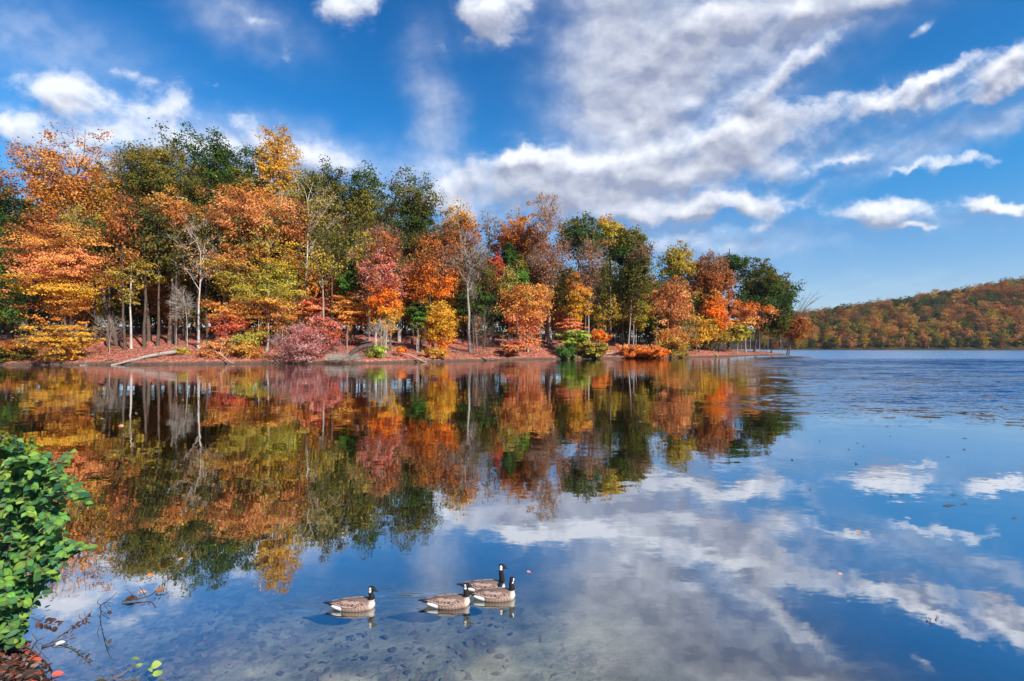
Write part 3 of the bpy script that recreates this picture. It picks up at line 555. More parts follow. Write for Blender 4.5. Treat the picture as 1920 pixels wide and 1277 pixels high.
# (base px, metres behind the shore, crown box, palette, bark)
T = [
 # ---- tall trees behind, left to right
 ('oak_tree','dark green tree with a reddish top at the left edge of the picture','tree',20,24,(-70,56,322,500),'dkgreen','dark',dict(pal2=('rust',.6),dens=1.3)),
 ('maple_tree','tallest orange maple at the left, dark limbs fanning from its leaning trunk','tree',222,17,(18,208,254,445),'orange','dark',dict(style='fan',twig=3,twigr=.03,pal2=('rust',.9),lean=1,dens=.62,kl=12,fork=.0,r0=.55)),
 ('maple_tree','golden orange tree with dark limbs between the orange maple and the olive oak','tree',280,22,(176,272,300,480),'gold','dark',dict(style='fan',twig=2,dens=.45,kl=6,r0=.42,fork=.1)),
 ('oak_tree','olive and bronze oak with a thick dark forked trunk, left of the darkest green oak','tree',348,22,(206,358,254,425),'oakmix','dark',dict(pal2=('olive',.2),r0=.48,amp=.36,fork=.0)),
 ('oak_tree','broad dark green oak, the darkest crown on the left skyline','tree',405,34,(314,490,248,408),'dkgreen','dark',dict(r0=.5,amp=.34)),
 ('tulip_tree','narrow golden tree whose sparse pointed top is the highest on the skyline','tree',525,30,(477,560,236,400),'gold','brown',dict(style='column',dens=.75,twig=3,twiglen=2,amp=.4,clustvar=1,kl=9,fork=0.0)),
 ('oak_tree','olive oak crown right of the narrow golden tree on the skyline','tree',612,32,(560,668,308,440),'oakmix','dark',dict(amp=.32)),
 ('oak_tree','olive green oak with a rounded top just left of the lobed dark green oak','tree',690,30,(640,722,312,450),'olive','dark',dict(pal2=('dkgreen',.1),amp=.34)),
 ('oak_tree','dark green oak with lobed outline and pale trunk at the middle of the left skyline','tree',748,26,(708,834,328,462),'dkgreen','grey',dict(amp=.45,dens=.8,pal2=('oakmix',-.2))),
 ('maple_tree','golden rust dome of a tree just right of the lobed dark green oak','tree',858,40,(822,896,388,500),'rust','brown',dict(pal2=('gold',.45))),
 ('hickory_tree','thin bare purplish treetop between two rust coloured domes','tree',918,42,(888,944,402,470),'duskpurp','grey',dict(n=6,twig=8,twiglen=1.8,twigr=.03,dens=.5)),
 ('maple_tree','rust red dome of a tree left of the tall nearly bare treetop','tree',975,36,(928,1028,408,500),'rust','brown',dict(pal2=('orange',.5))),
 ('ash_tree','tall nearly bare tree with a round wispy top above the skyline','tree',1028,22,(994,1056,364,446),'peach','grey',dict(n=7,twig=8,twiglen=1.6,twigr=.036,dens=1.1,r0=.34,size=.22,kl=8,fork=-.1,amp=.2)),
 ('oak_tree','dark green dome of an oak right of the tall nearly bare treetop','tree',1085,28,(1038,1130,408,480),'dkgreen','dark',dict(amp=.3,pal2=('oakmix',.3))),
 ('maple_tree','yellow green treetop with golden tips between two dark green crowns','tree',1145,34,(1112,1170,408,480),'yelgreen','brown',dict(pal2=('gold',.5))),
 ('oak_tree','green oak crown with rounded right shoulder above the olive brown pair','tree',1180,30,(1138,1222,424,510),'dkgreen','dark',dict(amp=.35,pal2=('olive',.2))),
 ('oak_tree','olive and gold oak crown on the skyline above the pale limbed pink orange tree','tree',1272,24,(1236,1306,456,530),'olivegold','dark',dict(amp=.35)),
 ('oak_tree','rust brown crown on the skyline above the bright orange tree near the point','tree',1330,16,(1290,1374,478,575),'rust','dark',dict(amp=.3,pal2=('brown',.3))),
 ('oak_tree','small open green treetop between the rust crown and the big green tree at the point','tree',1366,20,(1334,1402,475,520),'dkgreen','dark',dict(dens=.6,amp=.5,twig=2)),
 ('oak_tree','big dark green tree with spreading right side, last tall tree before the point','tree',1414,9,(1368,1500,494,600),'dkgreen','dark',dict(amp=.4,r0=.36,pal2=('oakmix',.1),dens=1.05)),
 ('oak_tree','dark green and bronze crown hanging low behind the trunks near the point','tree',1446,6,(1415,1484,580,624),'oakmix','dark',dict(pal2=('rust',.6),dens=.8)),
 # ---- middle rows
 ('oak_tree','dark olive tree at the left edge filling the gap above the green leafy tree','tree',-10,15,(-80,44,400,500),'dkgreen','dark',dict(dens=1.1)),
 ('sweetgum_tree','green leafy tree below the red topped tree at the left edge','tree',-5,10,(-70,58,450,600),'green','brown',dict(pal2=('dkgreen',.6),dens=1.1)),
 ('maple_tree','orange pink maple with flat leafy layers under the tallest orange maple','tree',150,11,(22,215,430,560),'pinkor','dark',dict(style='layer',flat=.35,up=.8,pal2=('orange',.3),dens=1.1)),
 ('maple_tree','yellow orange maple layer drooping over the bank above the small yellow tree','tree',125,8,(52,178,505,588),'orange','brown',dict(style='layer',flat=.35,up=.8,pal2=('gold',-.4))),
 ('beech_tree','slender pale trunk beside the leaning dark trunk, with thin olive leaves','tree',246,13,(206,292,455,560),'olivegold','pale',dict(style='layer',dens=.4,flat=.4,up=.7,r0=.24,pal2=('orange',.5))),
 ('dogwood_tree','rusty orange crown in front of the dark forked trunk','tree',318,18,(285,372,352,455),'rust','brown',dict(dens=.6,twig=3,pal2=('orange',.2))),
 ('sycamore_tree','bare white trunked tree with thin twisted limbs left of the peach crowned tree','tree',372,10,(326,424,380,560),'peach','pale',dict(n=5,twig=5,twiglen=1.5,twigr=.022,dens=.35,r0=.27,kl=9,fork=-.1,amp=.5)),
 ('maple_tree','peach orange rounded tree below the darkest green oak','tree',455,16,(385,545,348,475),'peach','brown',dict(pal2=('orange',.7),flat=.45,up=.7,amp=.35)),
 ('maple_tree','yellow orange layered tree under the peach crowned tree','tree',440,12,(392,500,450,575),'olivegold','grey',dict(style='layer',flat=.4,up=.7,pal2=('orange',.2))),
 ('maple_tree','bright red leafed small tree right of the white trunked bare tree','tree',425,6,(376,474,556,632),'red','grey',dict(style='layer',flat=.4,up=.7,dens=.8,pal2=('orange',-.1))),
 ('tulip_tree','big pale straight trunk with forked bare limbs, middle of the left group','tree',567,20,(515,650,330,470),'olivegold','pale',dict(n=16,twig=3,twiglen=1.8,twigr=.03,dens=.35,r0=.40,kl=8,fork=-.35,amp=.5)),
 ('maple_tree','yellow green rounded tree left of the big pale straight trunk','tree',518,12,(472,572,468,560),'yelgreen','grey',dict(flat=.45,up=.7,pal2=('gold',.4))),
 ('maple_tree','layered orange tree above the magenta shrub on the shore','tree',500,7,(436,572,520,612),'orange','grey',dict(style='layer',flat=.32,up=.8,pal2=('yelgreen',.1),dens=.9)),
 ('beech_tree','small vivid green tree between the pale straight trunk and the pink slender tree','tree',657,20,(628,686,496,560),'green','brown',dict(flat=.5,up=.5)),
 ('maple_tree','small orange layered tree under the vivid green one','tree',650,14,(615,678,548,606),'orange','brown',dict(style='layer',flat=.3,up=.8)),
 ('maple_tree','pinkish red layered tree at the back of the magenta shrub','tree',590,14,(552,622,556,604),'pinkor','grey',dict(style='layer',flat=.3,up=.8,pal2=('red',.2))),
 ('maple_tree','tall pink red tree with pale limbs and sparse crown','tree',705,9,(682,764,420,575),'pink','pale',dict(pal2=('rust',.3),dens=.65,twig=2,r0=.26)),
 ('birch_tree','yellow orange tree draped round a white trunk near the shore','tree',722,8,(694,754,530,618),'gold','pale',dict(pal2=('hot',-.1),dens=1.1)),
 ('maple_tree','brown red tree under the lobed dark green oak','tree',795,22,(755,852,425,510),'rust','dark',dict(pal2=('brown',.6))),
 ('maple_tree','orange red tree between the pale trunk and the rust dome','tree',812,15,(752,856,488,570),'hot','dark',dict(pal2=('rust',.4),dens=.8)),
 ('maple_tree','vivid orange flame shaped tree on the bank left of the drooping dead branches','tree',826,5,(794,858,564,652),'hot','dark',dict(dens=1.3,pal2=('gold',-.7))),
 ('beech_tree','small green and red tree at the left of the flame shaped orange tree','tree',782,9,(764,806,568,610),'green','grey',dict(style='layer',flat=.4,pal2=('dkgreen',.4))),
 ('oak_tree','thick grey trunked tree with bare pale limbs fanning below the golden rust dome','tree',882,9,(836,935,425,560),'duskpurp','grey',dict(n=5,twig=6,twiglen=2.0,twigr=.034,dens=.6,r0=.46,style='fan',kl=10,fork=-.1)),
 ('hemlock_tree','dark green hemlock boughs round the thick grey trunk','tree',888,15,(850,920,538,600),'dkgreen','dark',dict(style='layer',flat=.4,pal2=('green',.6))),
 ('maple_tree','small scarlet tree between the bare pale limbs and the dark green young tree','tree',925,22,(908,942,482,540),'red','brown',dict()),
 ('pine_tree','small dark green treetop below the rust red dome','tree',953,28,(936,974,458,505),'dkgreen','dark',dict(style='cone')),
 ('pine_tree','mid green conical young tree above the coral orange maple','tree',972,16,(948,1000,488,560),'green','dark',dict(style='cone',pal2=('olive',.5))),
 ('maple_tree','coral orange maple glowing at the middle of the shore','tree',990,8,(936,1036,524,636),'pinkor','grey',dict(pal2=('orange',-.2),dens=1.25,amp=.36)),
 ('hickory_tree','wide brown tree of fine bare twigs behind the coral orange maple','tree',1034,18,(966,1078,440,560),'brown','grey',dict(n=16,twig=7,twiglen=1.7,twigr=.026,dens=.6,pal2=('rust',.3),style='fan')),
 ('hickory_tree','brown fan shaped bare tree below the yellow green treetop','tree',1105,16,(1066,1146,434,560),'brown','grey',dict(n=14,twig=8,twiglen=1.9,twigr=.026,dens=.6,style='fan',pal2=('rust',.4),r0=.3)),
 ('maple_tree','yellow orange young tree in front of the brown fan shaped tree','tree',1082,11,(1060,1104,526,602),'gold','grey',dict(pal2=('orange',.4),dens=.8)),
 ('maple_tree','pinkish low spreading tree above the lime green shrub','tree',1068,8,(1046,1092,596,632),'pinkor','grey',dict(style='layer',flat=.3,up=.8)),
 ('oak_tree','olive brown tall tree with two slim trunks right of the brown fan shaped tree','tree',1178,10,(1156,1232,452,570),'oakmix','grey',dict(pal2=('brown',.4),r0=.24)),
 ('oak_tree','slim grey trunked tree with gold lower leaves beside the olive brown tall tree','tree',1193,14,(1172,1226,540,612),'olivegold','grey',dict(dens=.6,r0=.22)),
 ('maple_tree','pink orange tree with several pale bare limbs right of the slim trunks','tree',1250,8,(1214,1304,516,622),'peach','tan',dict(dens=.62,twig=4,twiglen=1.5,pal2=('rust',.4),kl=9,fork=-.1)),
 ('maple_tree','bright orange tree near the point left of the big green tree','tree',1348,7,(1316,1364,544,624),'hot','dark',dict(dens=1.1,pal2=('orange',.5))),
 ('maple_tree','sparse orange pink tree in front of the big green tree','tree',1398,6,(1360,1440,558,616),'peach','grey',dict(dens=.55,pal2=('hot',.2),twig=2)),
 ('maple_tree','green and gold small tree on low ground below the sparse orange pink tree','tree',1382,4,(1358,1410,600,638),'yelgreen','grey',dict(style='layer',flat=.4,pal2=('orange',.4))),
 ('maple_tree','brown leafed tree leaning right over the water at the tip of the point','tree',1475,1.2,(1468,1520,584,632),'rust','dark',dict(pal2=('brown',.4),lean=1,dens=.8,twig=3,twigr=.025)),
 ('oak_tree','dull green tree filling the gap under the small open treetop near the point','tree',1300,22,(1268,1330,520,600),'olive','dark',dict(pal2=('rust',.3))),
]
def windswept_tree():
    rng = np.random.RandomState(77); D = shoreD(1474)+2.2; b = PXW(1479, 0, D); b[2] = gz(b[0], D)-.15
    root = empty('willow_tree', tuple(b), 'bare windswept tree leaning right at the tip of the point', 'tree')
    def q(px, py, dy=0): p = PXW(px, py, D+dy)-b; return p
    parts = [tubes(catmull([(0, 0, 0), q(1484, 632), q(1490, 610), q(1502, 592)], 10)[None], np.linspace(.26, .13, 10)[None], 7)]; L, r = [], []
    for k in range(16):
        y0 = rng.uniform(592, 624); s0 = q(np.interp(y0, [592, 624], [1502, 1486]), y0); ex = rng.uniform(1500, 1540); e = q(ex, rng.uniform(556, 600)-(ex-1500)*.25, rng.uniform(-3, 3)); m = (s0+e)/2+np.array([-.5, 0, .9]); L.append(catmull([s0, m, e], 7)); r.append(np.linspace(.08, .03, 7))
    parts.append(tubes(np.array(L), np.array(r), 4)); T2 = []
    for k in range(150):
        B = L[rng.randint(len(L))]; s0 = B[rng.randint(2, 7)]; d = np.array([rng.uniform(.3, 1.6), rng.uniform(-.5, .5), rng.uniform(.1, 1.3)]); ln = rng.uniform(.8, 2.2); T2.append(catmull([s0, s0+d*ln*.5+np.array([0, 0, .12]), s0+d*ln], 4))
    parts.append(tubes(np.array(T2), np.tile(np.linspace(.032, .014, 4), (150, 1)), 3))
    v, f = join_geo(parts); mesh_np('trunk', v, f, BARK['brown'], root, smooth=True)
windswept_tree()
def build_named_trees():
    for i, (nm, lb, ct, bp, off, box, pal, bk, kw) in enumerate(T):
        place(100+i, nm, lb, ct, bp, off, box, pal, bk, group=None, **kw)
build_named_trees()

# shrubs and small trees along the water's edge
S = [
 ('young_maple','small bright yellow tree at the left waterline with spreading layers','tree',103,2.2,(62,166,604,670),'gold','grey',dict(style='layer',flat=.35,up=.8,dens=1.3,r0=.10,pal2=('hot',.9))),
 ('shrub','wide magenta and pale pink shrub hanging over the left waterline','shrub',566,1.8,(508,636,614,682),'magenta','grey',dict(dens=1.0,r0=.07,size=.17,twig=5,twiglen=1.1,twigr=.022,n=30,amp=.5,crownname='foliage',trunkname='stem')),
 ('shrub','scarlet pink bush arching above the magenta shrub','shrub',590,6.5,(560,632,602,646),'red','grey',dict(r0=.07,dens=1.1,pal2=('pink',.2),crownname='foliage',trunkname='stem')),
 ('shrub','low orange bush on the bank below the flame shaped tree','shrub',822,1.8,(798,838,652,672),'orange','grey',dict(r0=.05,pal2=('gold',.1),crownname='foliage',trunkname='stem')),
 ('shrub','lime green bush spreading low over the shore right of the coral maple','shrub',1080,3.0,(1052,1106,622,650),'lime','grey',dict(r0=.06,style='layer',flat=.35,up=.8,dens=.9,amp=.5,crownname='foliage',trunkname='stem')),
 ('shrub','small blue green bush under the lime green bush','shrub',1060,1.5,(1046,1076,646,674),'green','grey',dict(r0=.05,dens=1.1,crownname='foliage',trunkname='stem')),
 ('shrub','olive and gold bush leaning to the water right of the lime green bush','shrub',1112,1.4,(1078,1144,638,670),'olivegold','grey',dict(r0=.06,style='layer',flat=.4,up=.7,dens=1.2,crownname='foliage',trunkname='stem')),
 ('shrub','orange red tuft above the olive and gold bush','shrub',1126,4.0,(1108,1142,618,644),'hot','grey',dict(r0=.05,crownname='foliage',trunkname='stem')),
 ('shrub','bright orange bush overhanging the water right of the olive and gold bush','shrub',1206,1.0,(1162,1252,646,674),'hot','tan',dict(r0=.06,dens=1.5,pal2=('peach',.4),crownname='foliage',trunkname='stem')),
 ('shrub','drooping gold and green bush right of the bright orange overhanging bush','shrub',1262,1.8,(1232,1292,622,672),'olivegold','tan',dict(r0=.08,pal2=('orange',.1),twig=3,twigr=.02,crownname='foliage',trunkname='stem')),
 ('shrub','yellow green bush low behind the fallen grey log at the left','shrub',338,6.0,(322,358,652,668),'olivegold','grey',dict(r0=.04,dens=.8,crownname='foliage',trunkname='stem')),
 ('shrub','small green and yellow sprout at the foot of the white dead shrub','shrub',708,2.0,(692,726,646,668),'lime','grey',dict(r0=.04,dens=.8,crownname='foliage',trunkname='stem')),
 ('shrub','tiny red orange bush on open ground right of the white dead shrub','shrub',752,4.2,(742,762,650,664),'hot','grey',dict(r0=.03,crownname='foliage',trunkname='stem')),
 ('shrub','orange red low bush under the coral maple at the shore','shrub',958,2.0,(938,985,636,662),'pinkor','grey',dict(r0=.05,style='layer',flat=.35,pal2=('red',.2),crownname='foliage',trunkname='stem')),
 ('shrub','orange and green bush on the shore right of the bare white trunk','shrub',462,3.2,(430,500,622,676),'orange','grey',dict(r0=.06,dens=.8,pal2=('yelgreen',.1),crownname='foliage',trunkname='stem')),
 ('shrub','small orange shrub just under the red leafed small tree','shrub',412,3.5,(385,438,632,672),'peach','grey',dict(r0=.05,dens=.6,twig=3,twigr=.02,crownname='foliage',trunkname='stem')),
 ('shrub','dark olive shrub at the waterline in the left corner of the far shore','shrub',12,2.0,(-30,50,640,676),'olive','dark',dict(r0=.05,dens=.7,pal2=('rust',.2),twig=3,twigr=.02,crownname='foliage',trunkname='stem')),
]
for i, (nm, lb, ct, bp, off, box, pal, bk, kw) in enumerate(S):
    kw.setdefault('twig', 2); kw.setdefault('twigr', .02); kw.setdefault('amp', .6); kw['dens'] = kw.get('dens', 1)*.8
    place(400+i, nm, lb, ct, bp, off, box, pal, bk, **kw)
# dead, leafless shrubs and hanging dead boughs
for i, (lb, bp, off, box, bk, kw) in enumerate([
    ('white dead shrub of tangled twigs round the white trunk on the middle shore', 712, 2.6, (690,742,596,670), 'pale', dict(twig=5,twiglen=1.4,twigr=.025)),
    ('drooping dead branches hanging right of the thick grey trunk', 905, 3.2, (878,930,584,668), 'grey', dict(twig=6,twiglen=1.9,twigr=.03,droop=1)),
    ('bleached tangle of dead twigs dipping into the water right of the magenta shrub', 648, 0.6, (604,684,662,684), 'pale', dict(twig=6,twiglen=1.0,twigr=.022)),
    ('grey bare twiggy bush leaning on the dark forked trunk at the left', 352, 12, (320,366,545,596), 'pale', dict(twig=6,twiglen=1.6,twigr=.026,droop=1)),
    ('bare grey brush on the slope just left of the leaning dark trunk', 205, 8, (165,240,588,640), 'grey', dict(twig=4,twiglen=1.6,twigr=.026)),
    ('tan dry brush beside the bright orange overhanging bush', 1290, 2.4, (1262,1312,600,664), 'tan', dict(twig=5,twiglen=1.5,twigr=.024)),
    ]):
    kw['twig'] = max(2, kw['twig']-2); bk = 'brown' if i == 1 else bk
    place(450+i, 'dead_shrub', lb, 'dead shrub', bp, off, box, 'brown', bk, n=0, r0=.08, dens=.6, amp=.6, trunkname='branches', **kw)

# ---- trees deeper in the wood and thin trunks between
def wood_fill():
    rng = random.Random(11); protos = {}
    specs = [('olive','dull olive'),('orange','orange'),('dkgreen','dark green'),('rust','rust brown'),('gold','golden'),('olivegold','yellow olive')]
    where = [(-400, 260, 'behind the left end of the bank'), (260, 640, 'behind the pale trunks of the left group'), (640, 1000, 'behind the middle of the bank'), (1000, 1420, 'behind the right part of the bank')]
    for k, (pal, word) in enumerate(specs):
        for big in (0, 1):
            r = empty('wood_tree', (0, 0, 0), 'x', 'tree', 'trees deep in the wood')
            rg = np.random.RandomState(700+k*2+big)
            cc = (0, 0, 7.2) if not big else (0, 0, 18); cr = (4.4, 4.4, 4.6) if not big else (5.2, 5.2, 8.5)
            sk = tree_skeleton(rg, None, cc, cr, 75 if not big else 170, .16 if not big else .32, style='layer' if not big and k % 2 else 'round', amp=.4)
            v, f = bark_geo(sk); mt = mesh_np('trunk', v, f, BARK['dark' if k % 3 else 'brown'], r, smooth=True)
            V, Fq, c = leaves_geo(rg, sk['C'], 1.3, 36, .30, PAL[pal], .6, .4); mc = mesh_np('crown', V, Fq, LEAF, r, cols=c)
            protos[(k, big)] = (r, mt, mc, word)
    for k, (pal, bk, word) in enumerate([('oakmix','dark','slim dark trunked'),('olivegold','grey','slim grey trunked'),('rust','dark','slim rusty crowned'),('duskpurp','brown','slim half bare')]):
        r = empty('wood_tree', (0, 0, 0), 'x', 'tree', 'trees deep in the wood'); rg = np.random.RandomState(800+k)
        sk = tree_skeleton(rg, None, (.5, 0, 21), (4.2, 4.2, 5.5), 70, .30, fork=0.1, kl=9)
        v, f = bark_geo(sk, twigs=twig_fans(rg, sk, 3, 1.5, .03)); mt = mesh_np('trunk', v, f, BARK[bk], r, smooth=True)
        V, Fq, c = leaves_geo(rg, sk['C'], 1.1, 20, .28, PAL[pal], .6, .4); protos[(10+k, 1)] = (r, mt, mesh_np('crown', V, Fq, LEAF, r, cols=c), word)
    used = set()
    marks = [(-200,'the left edge of the picture'),(40,'the red topped green tree'),(110,'the small bright yellow tree'),(165,'the layered orange pink maple'),(222,'the leaning dark trunk'),(262,'the slender pale trunk'),(310,'the dark forked trunk'),(372,'the bare white trunked tree'),(430,'the peach crowned tree'),(480,'the layered orange tree'),(540,'the yellow green rounded tree'),(575,'the big pale straight trunk'),(620,'the magenta shrub'),(665,'the vivid green small tree'),(710,'the pink slender tree'),(750,'the yellow orange draped tree'),(795,'the lobed dark green oak'),(835,'the flame shaped orange tree'),(882,'the thick grey trunk'),(920,'the small scarlet tree'),(955,'the green conical tree'),(990,'the coral orange maple'),(1035,'the tall nearly bare tree'),(1080,'the lime green bush'),(1110,'the brown fan shaped tree'),(1150,'the yellow green treetop'),(1185,'the two slim trunks'),(1215,'the bright overhanging bush'),(1250,'the pale limbed pink orange tree'),(1290,'the drooping gold green bush'),(1345,'the bright orange tree near the point'),(1385,'the sparse orange pink tree'),(1420,'the big green tree')]
    size_words = {0: 'small', 1: 'tall', 2: 'middling'}
    def put(k, big, px, off, rz, sc):
        mid = big == 2; key = (k, 0 if mid else big)
        r, mt, mc, word = protos[key]
        if key in used:
            r2 = r.copy(); COL.objects.link(r2)
            for ch in (mt, mc):
                c2 = ch.copy(); COL.objects.link(c2); c2.parent = r2
            r = r2
        used.add(key)
        D = shoreD(px)+off; x = (px-CX)/F*D
        r.location = (x, D, gz(x, D)-.2); r.rotation_euler = (0, 0, rz); r.scale = (sc[0], sc[0], sc[1])
        mk = min(marks, key=lambda m: abs(m[0]-px))[1]
        dist = 'just behind' if off < 26 else ('well behind' if off < 40 else 'far back behind')
        r['label'] = f'{size_words[big] if k < 10 else "straight"} {word} tree {dist} {mk}'
    for i in range(95):
        px = -90 + (1340+90)*(i + rng.random())/95; off = rng.uniform(34, 58); k = rng.choice([0, 1, 1, 2, 2, 3, 4, 5, 5])
        if px > 1250: off = rng.uniform(7, 20)
        s = rng.uniform(.85, 1.4)
        put(k, 0, px, off, rng.uniform(0, 6.28), (s, s*rng.uniform(.75, 1.05)))
    for i in range(64):
        px = -100 + (1345+100)*(i + rng.random())/64; off = rng.uniform(30, 54); k = rng.choice([0, 1, 1, 2, 3, 4, 5, 5] if px < 620 else [0, 0, 2, 2, 3, 3, 5, 1])
        if px > 1200: off = rng.uniform(12, 26)
        topy = np.interp(px, [0, 100, 340, 520, 640, 760, 860, 1000, 1150, 1260, 1400], [430, 400, 400, 410, 440, 470, 490, 500, 510, 540, 580]) + rng.uniform(0, 70)
        D = shoreD(px)+off; x = (px-CX)/F*D; hh = H + (HY-topy)/F*D - gz(x, D)
        s = rng.uniform(1.0, 1.45); put(k, 2, px, off, rng.uniform(0, 6.28), (s, max(hh/11.8, .7)))
    for i in range(58):
        px = -80 + (1330+80)*(i + rng.random())/58; off = rng.uniform(30, 62); k = rng.choice([0, 0, 2, 2, 3, 5])
        topy = np.interp(px, [0, 100, 340, 520, 640, 760, 860, 1000, 1150, 1260, 1400], [370, 300, 300, 310, 345, 375, 430, 450, 460, 500, 560]) + rng.uniform(5, 60)
        if px > 1230: off = rng.uniform(14, 30)
        D = shoreD(px)+off; x = (px-CX)/F*D; hh = H + (HY-topy)/F*D - gz(x, D)
        s = rng.uniform(1.0, 1.4); put(k, 1, px, off, rng.uniform(0, 6.28), (s, hh/26.5))
    # straight trunked trees nearer the water, bare of leaves below
    for i in range(44):
        px = 45 + (1300-45)*(i + rng.random())/44; off = rng.uniform(10, 26); k = rng.choice([10, 10, 11, 12, 12, 13] if px > 640 else [10, 10, 10, 12, 11])
        topy = np.interp(px, [0, 100, 340, 520, 640, 760, 860, 1000, 1150, 1260, 1400], [380, 350, 350, 370, 390, 410, 450, 470, 490, 530, 570]) + rng.uniform(0, 60)
        D = shoreD(px)+off; x = (px-CX)/F*D; hh = H + (HY-topy)/F*D - gz(x, D); s = rng.uniform(.7, 1.1); put(k, 1, px, off, rng.uniform(0, 6.28), (s, hh/26.5))
    # any prototype left unused goes to the far back of the wood
    for key, (r, mt, mc, word) in protos.items():
        if key not in used: put(key[0], key[1], 100 + 90*key[0], 50, 1, (1, .8))
wood_fill()
# ------------------------------------------------------------------ far hillside forest
def far_forest():
    rng = np.random.RandomState(5); rr = random.Random(6)
    kinds = [('rust',.25,'rust brown'),('orange',.12,'orange'),('oakmix',.22,'olive'),('dkgreen',.24,'dark green'),('olivegold',.10,'yellow olive'),('gold',.04,'golden'),('brown',.10,'brown'),('peach',.04,'pale orange')]
    def crown(rg, pal, ncl, n, size, R0=4.9, Hh=6.2):
        d = rg.normal(size=(ncl, 3)); d /= np.linalg.norm(d, axis=1, keepdims=True); rad = rg.uniform(0, 1, ncl)**.4; lf = lump_fn(rg, .4)
        C = d*(rad*lf(d))[:, None]*np.array([R0, R0, Hh]) + np.array([0, 0, 9.5]); C[:, 2] = np.maximum(C[:, 2], 1.5)
        return leaves_geo(rg, C, 1.3, n, size, np.array(PAL[pal])*.66+np.array([.012,.012,.008]), .6, .5, colvar=.3)
    protos = []
    for k, (pal, wt, word) in enumerate(kinds):
        for j in range(2):
            rg = np.random.RandomState(900+k*3+j); V, Fq, c = crown(rg, pal, 42, 24, .46)
            tv, tf = tubes(np.array([[(0, 0, -1.5), (.2, .1, 4), (.1, 0, 9)]], float), np.array([[.4, .32, .15]]), 6)
            protos.append((V, Fq, c, tv, tf, k, word))
    wts = np.array([k[1] for k in kinds for j in range(2)]); wts /= wts.sum()
    # jittered grid over the slope
    pts = []
    sp = 10.0
    for iy in range(0, 54):
        for ix in range(0, 105):
            x = 120 + ix*sp + rr.uniform(-4, 4) + (iy % 2)*sp/2; y = 470 + iy*sp + rr.uniform(-4, 4)
            az = CX + F*x/y
            if az < 1430 or az > 2010: continue
            pts.append((x, y))
    # a first row leaning out over the water
    for (ax, ay), (bx, by) in zip(FAR[2:8], FAR[3:9]):
        n = int(math.hypot(bx-ax, by-ay)/7.5)
        for q in range(n):
            x = ax+(bx-ax)*(q+rr.random())/n; y = ay+(by-ay)*(q+rr.random()*.2)/n + rr.uniform(1.0, 6); az = CX+F*x/y
            if 1430 < az < 2010: pts.append((x, y))
    pts = np.array(pts); df = sdist(FAR, pts[:, 0], pts[:, 1]); ok = (df > .3) & (df < 430); pts, df = pts[ok], df[ok]
    pts_z = gh(pts[:, 0], pts[:, 1]); order = np.argsort(df)
    mesh_cache = {}; stuffV, stuffF, stuffC, off = [], [], [], 0
    for rank, i in enumerate(order):
        x, y = pts[i]; z = pts_z[i]; w2 = wts*np.where(np.isin(np.arange(len(wts)), [4, 5, 6, 7]), 2.6 if math.sin(x*.021+y*.013)+math.sin(x*.05-y*.03) > .1 else .7, 1.0); p = rng.choice(len(protos), p=w2/w2.sum())
        if df[i] < 60 and rng.rand() < .35: p = rng.choice([2, 3, 10, 11, 8, 9, 14, 15])
        V, Fq, c, tv, tf, k, word = protos[p]; s = rr.uniform(.65, 1.35)*(0.85 if df[i] < 20 else 1); a = rr.uniform(0, 6.28); sz = s*rr.uniform(.85, 1.15)
        if df[i] < 14: z -= 3.4*s; s *= .9
        if rank < 290:
            if p not in mesh_cache:
                AV = np.concatenate([V, tv]); o = mesh_np('hillside_tree', AV, [Fq, tf+len(V)], [LEAF, BARK['grey']], cols=np.concatenate([c, np.full((len(tf), 3), .2)]), midx=[0]*len(Fq)+[1]*len(tf))
                mesh_cache[p] = o
            else: o = mesh_cache[p].copy(); COL.objects.link(o)
            o.location = (x, y, z); o.rotation_euler = (0, 0, a); o.scale = (s, s, sz)
            az = CX+F*x/y; row = ('at the waterline' if df[i] < 9 else 'just above the waterline' if df[i] < 20 else 'low on the slope' if df[i] < 45 else 'partway up the slope') + ' of the far hill, ' + ('left end' if az < 1560 else 'left part' if az < 1650 else 'middle' if az < 1740 else 'right part' if az < 1840 else 'right end')
            tag(o, f'{word} rounded tree {row}', 'tree', 'trees on the far hillside')
        else:
            ca, sa = math.cos(a), math.sin(a); Vr = V[:, :2] @ np.array([[ca, sa], [-sa, ca]])
            VV = np.column_stack([Vr*s + (x, y), V[:, 2]*sz + z]); stuffV.append(VV); stuffF.append(Fq+off); off += len(V)
            stuffC.append(np.clip(c*rng.uniform(.85, 1.15), 0, 1))
    o = mesh_np('hillside_forest', np.concatenate(stuffV), np.concatenate(stuffF), LEAF, cols=np.concatenate(stuffC))
    tag(o, 'autumn forest covering the upper slope of the far hill', 'forest', kind='stuff')
far_forest()

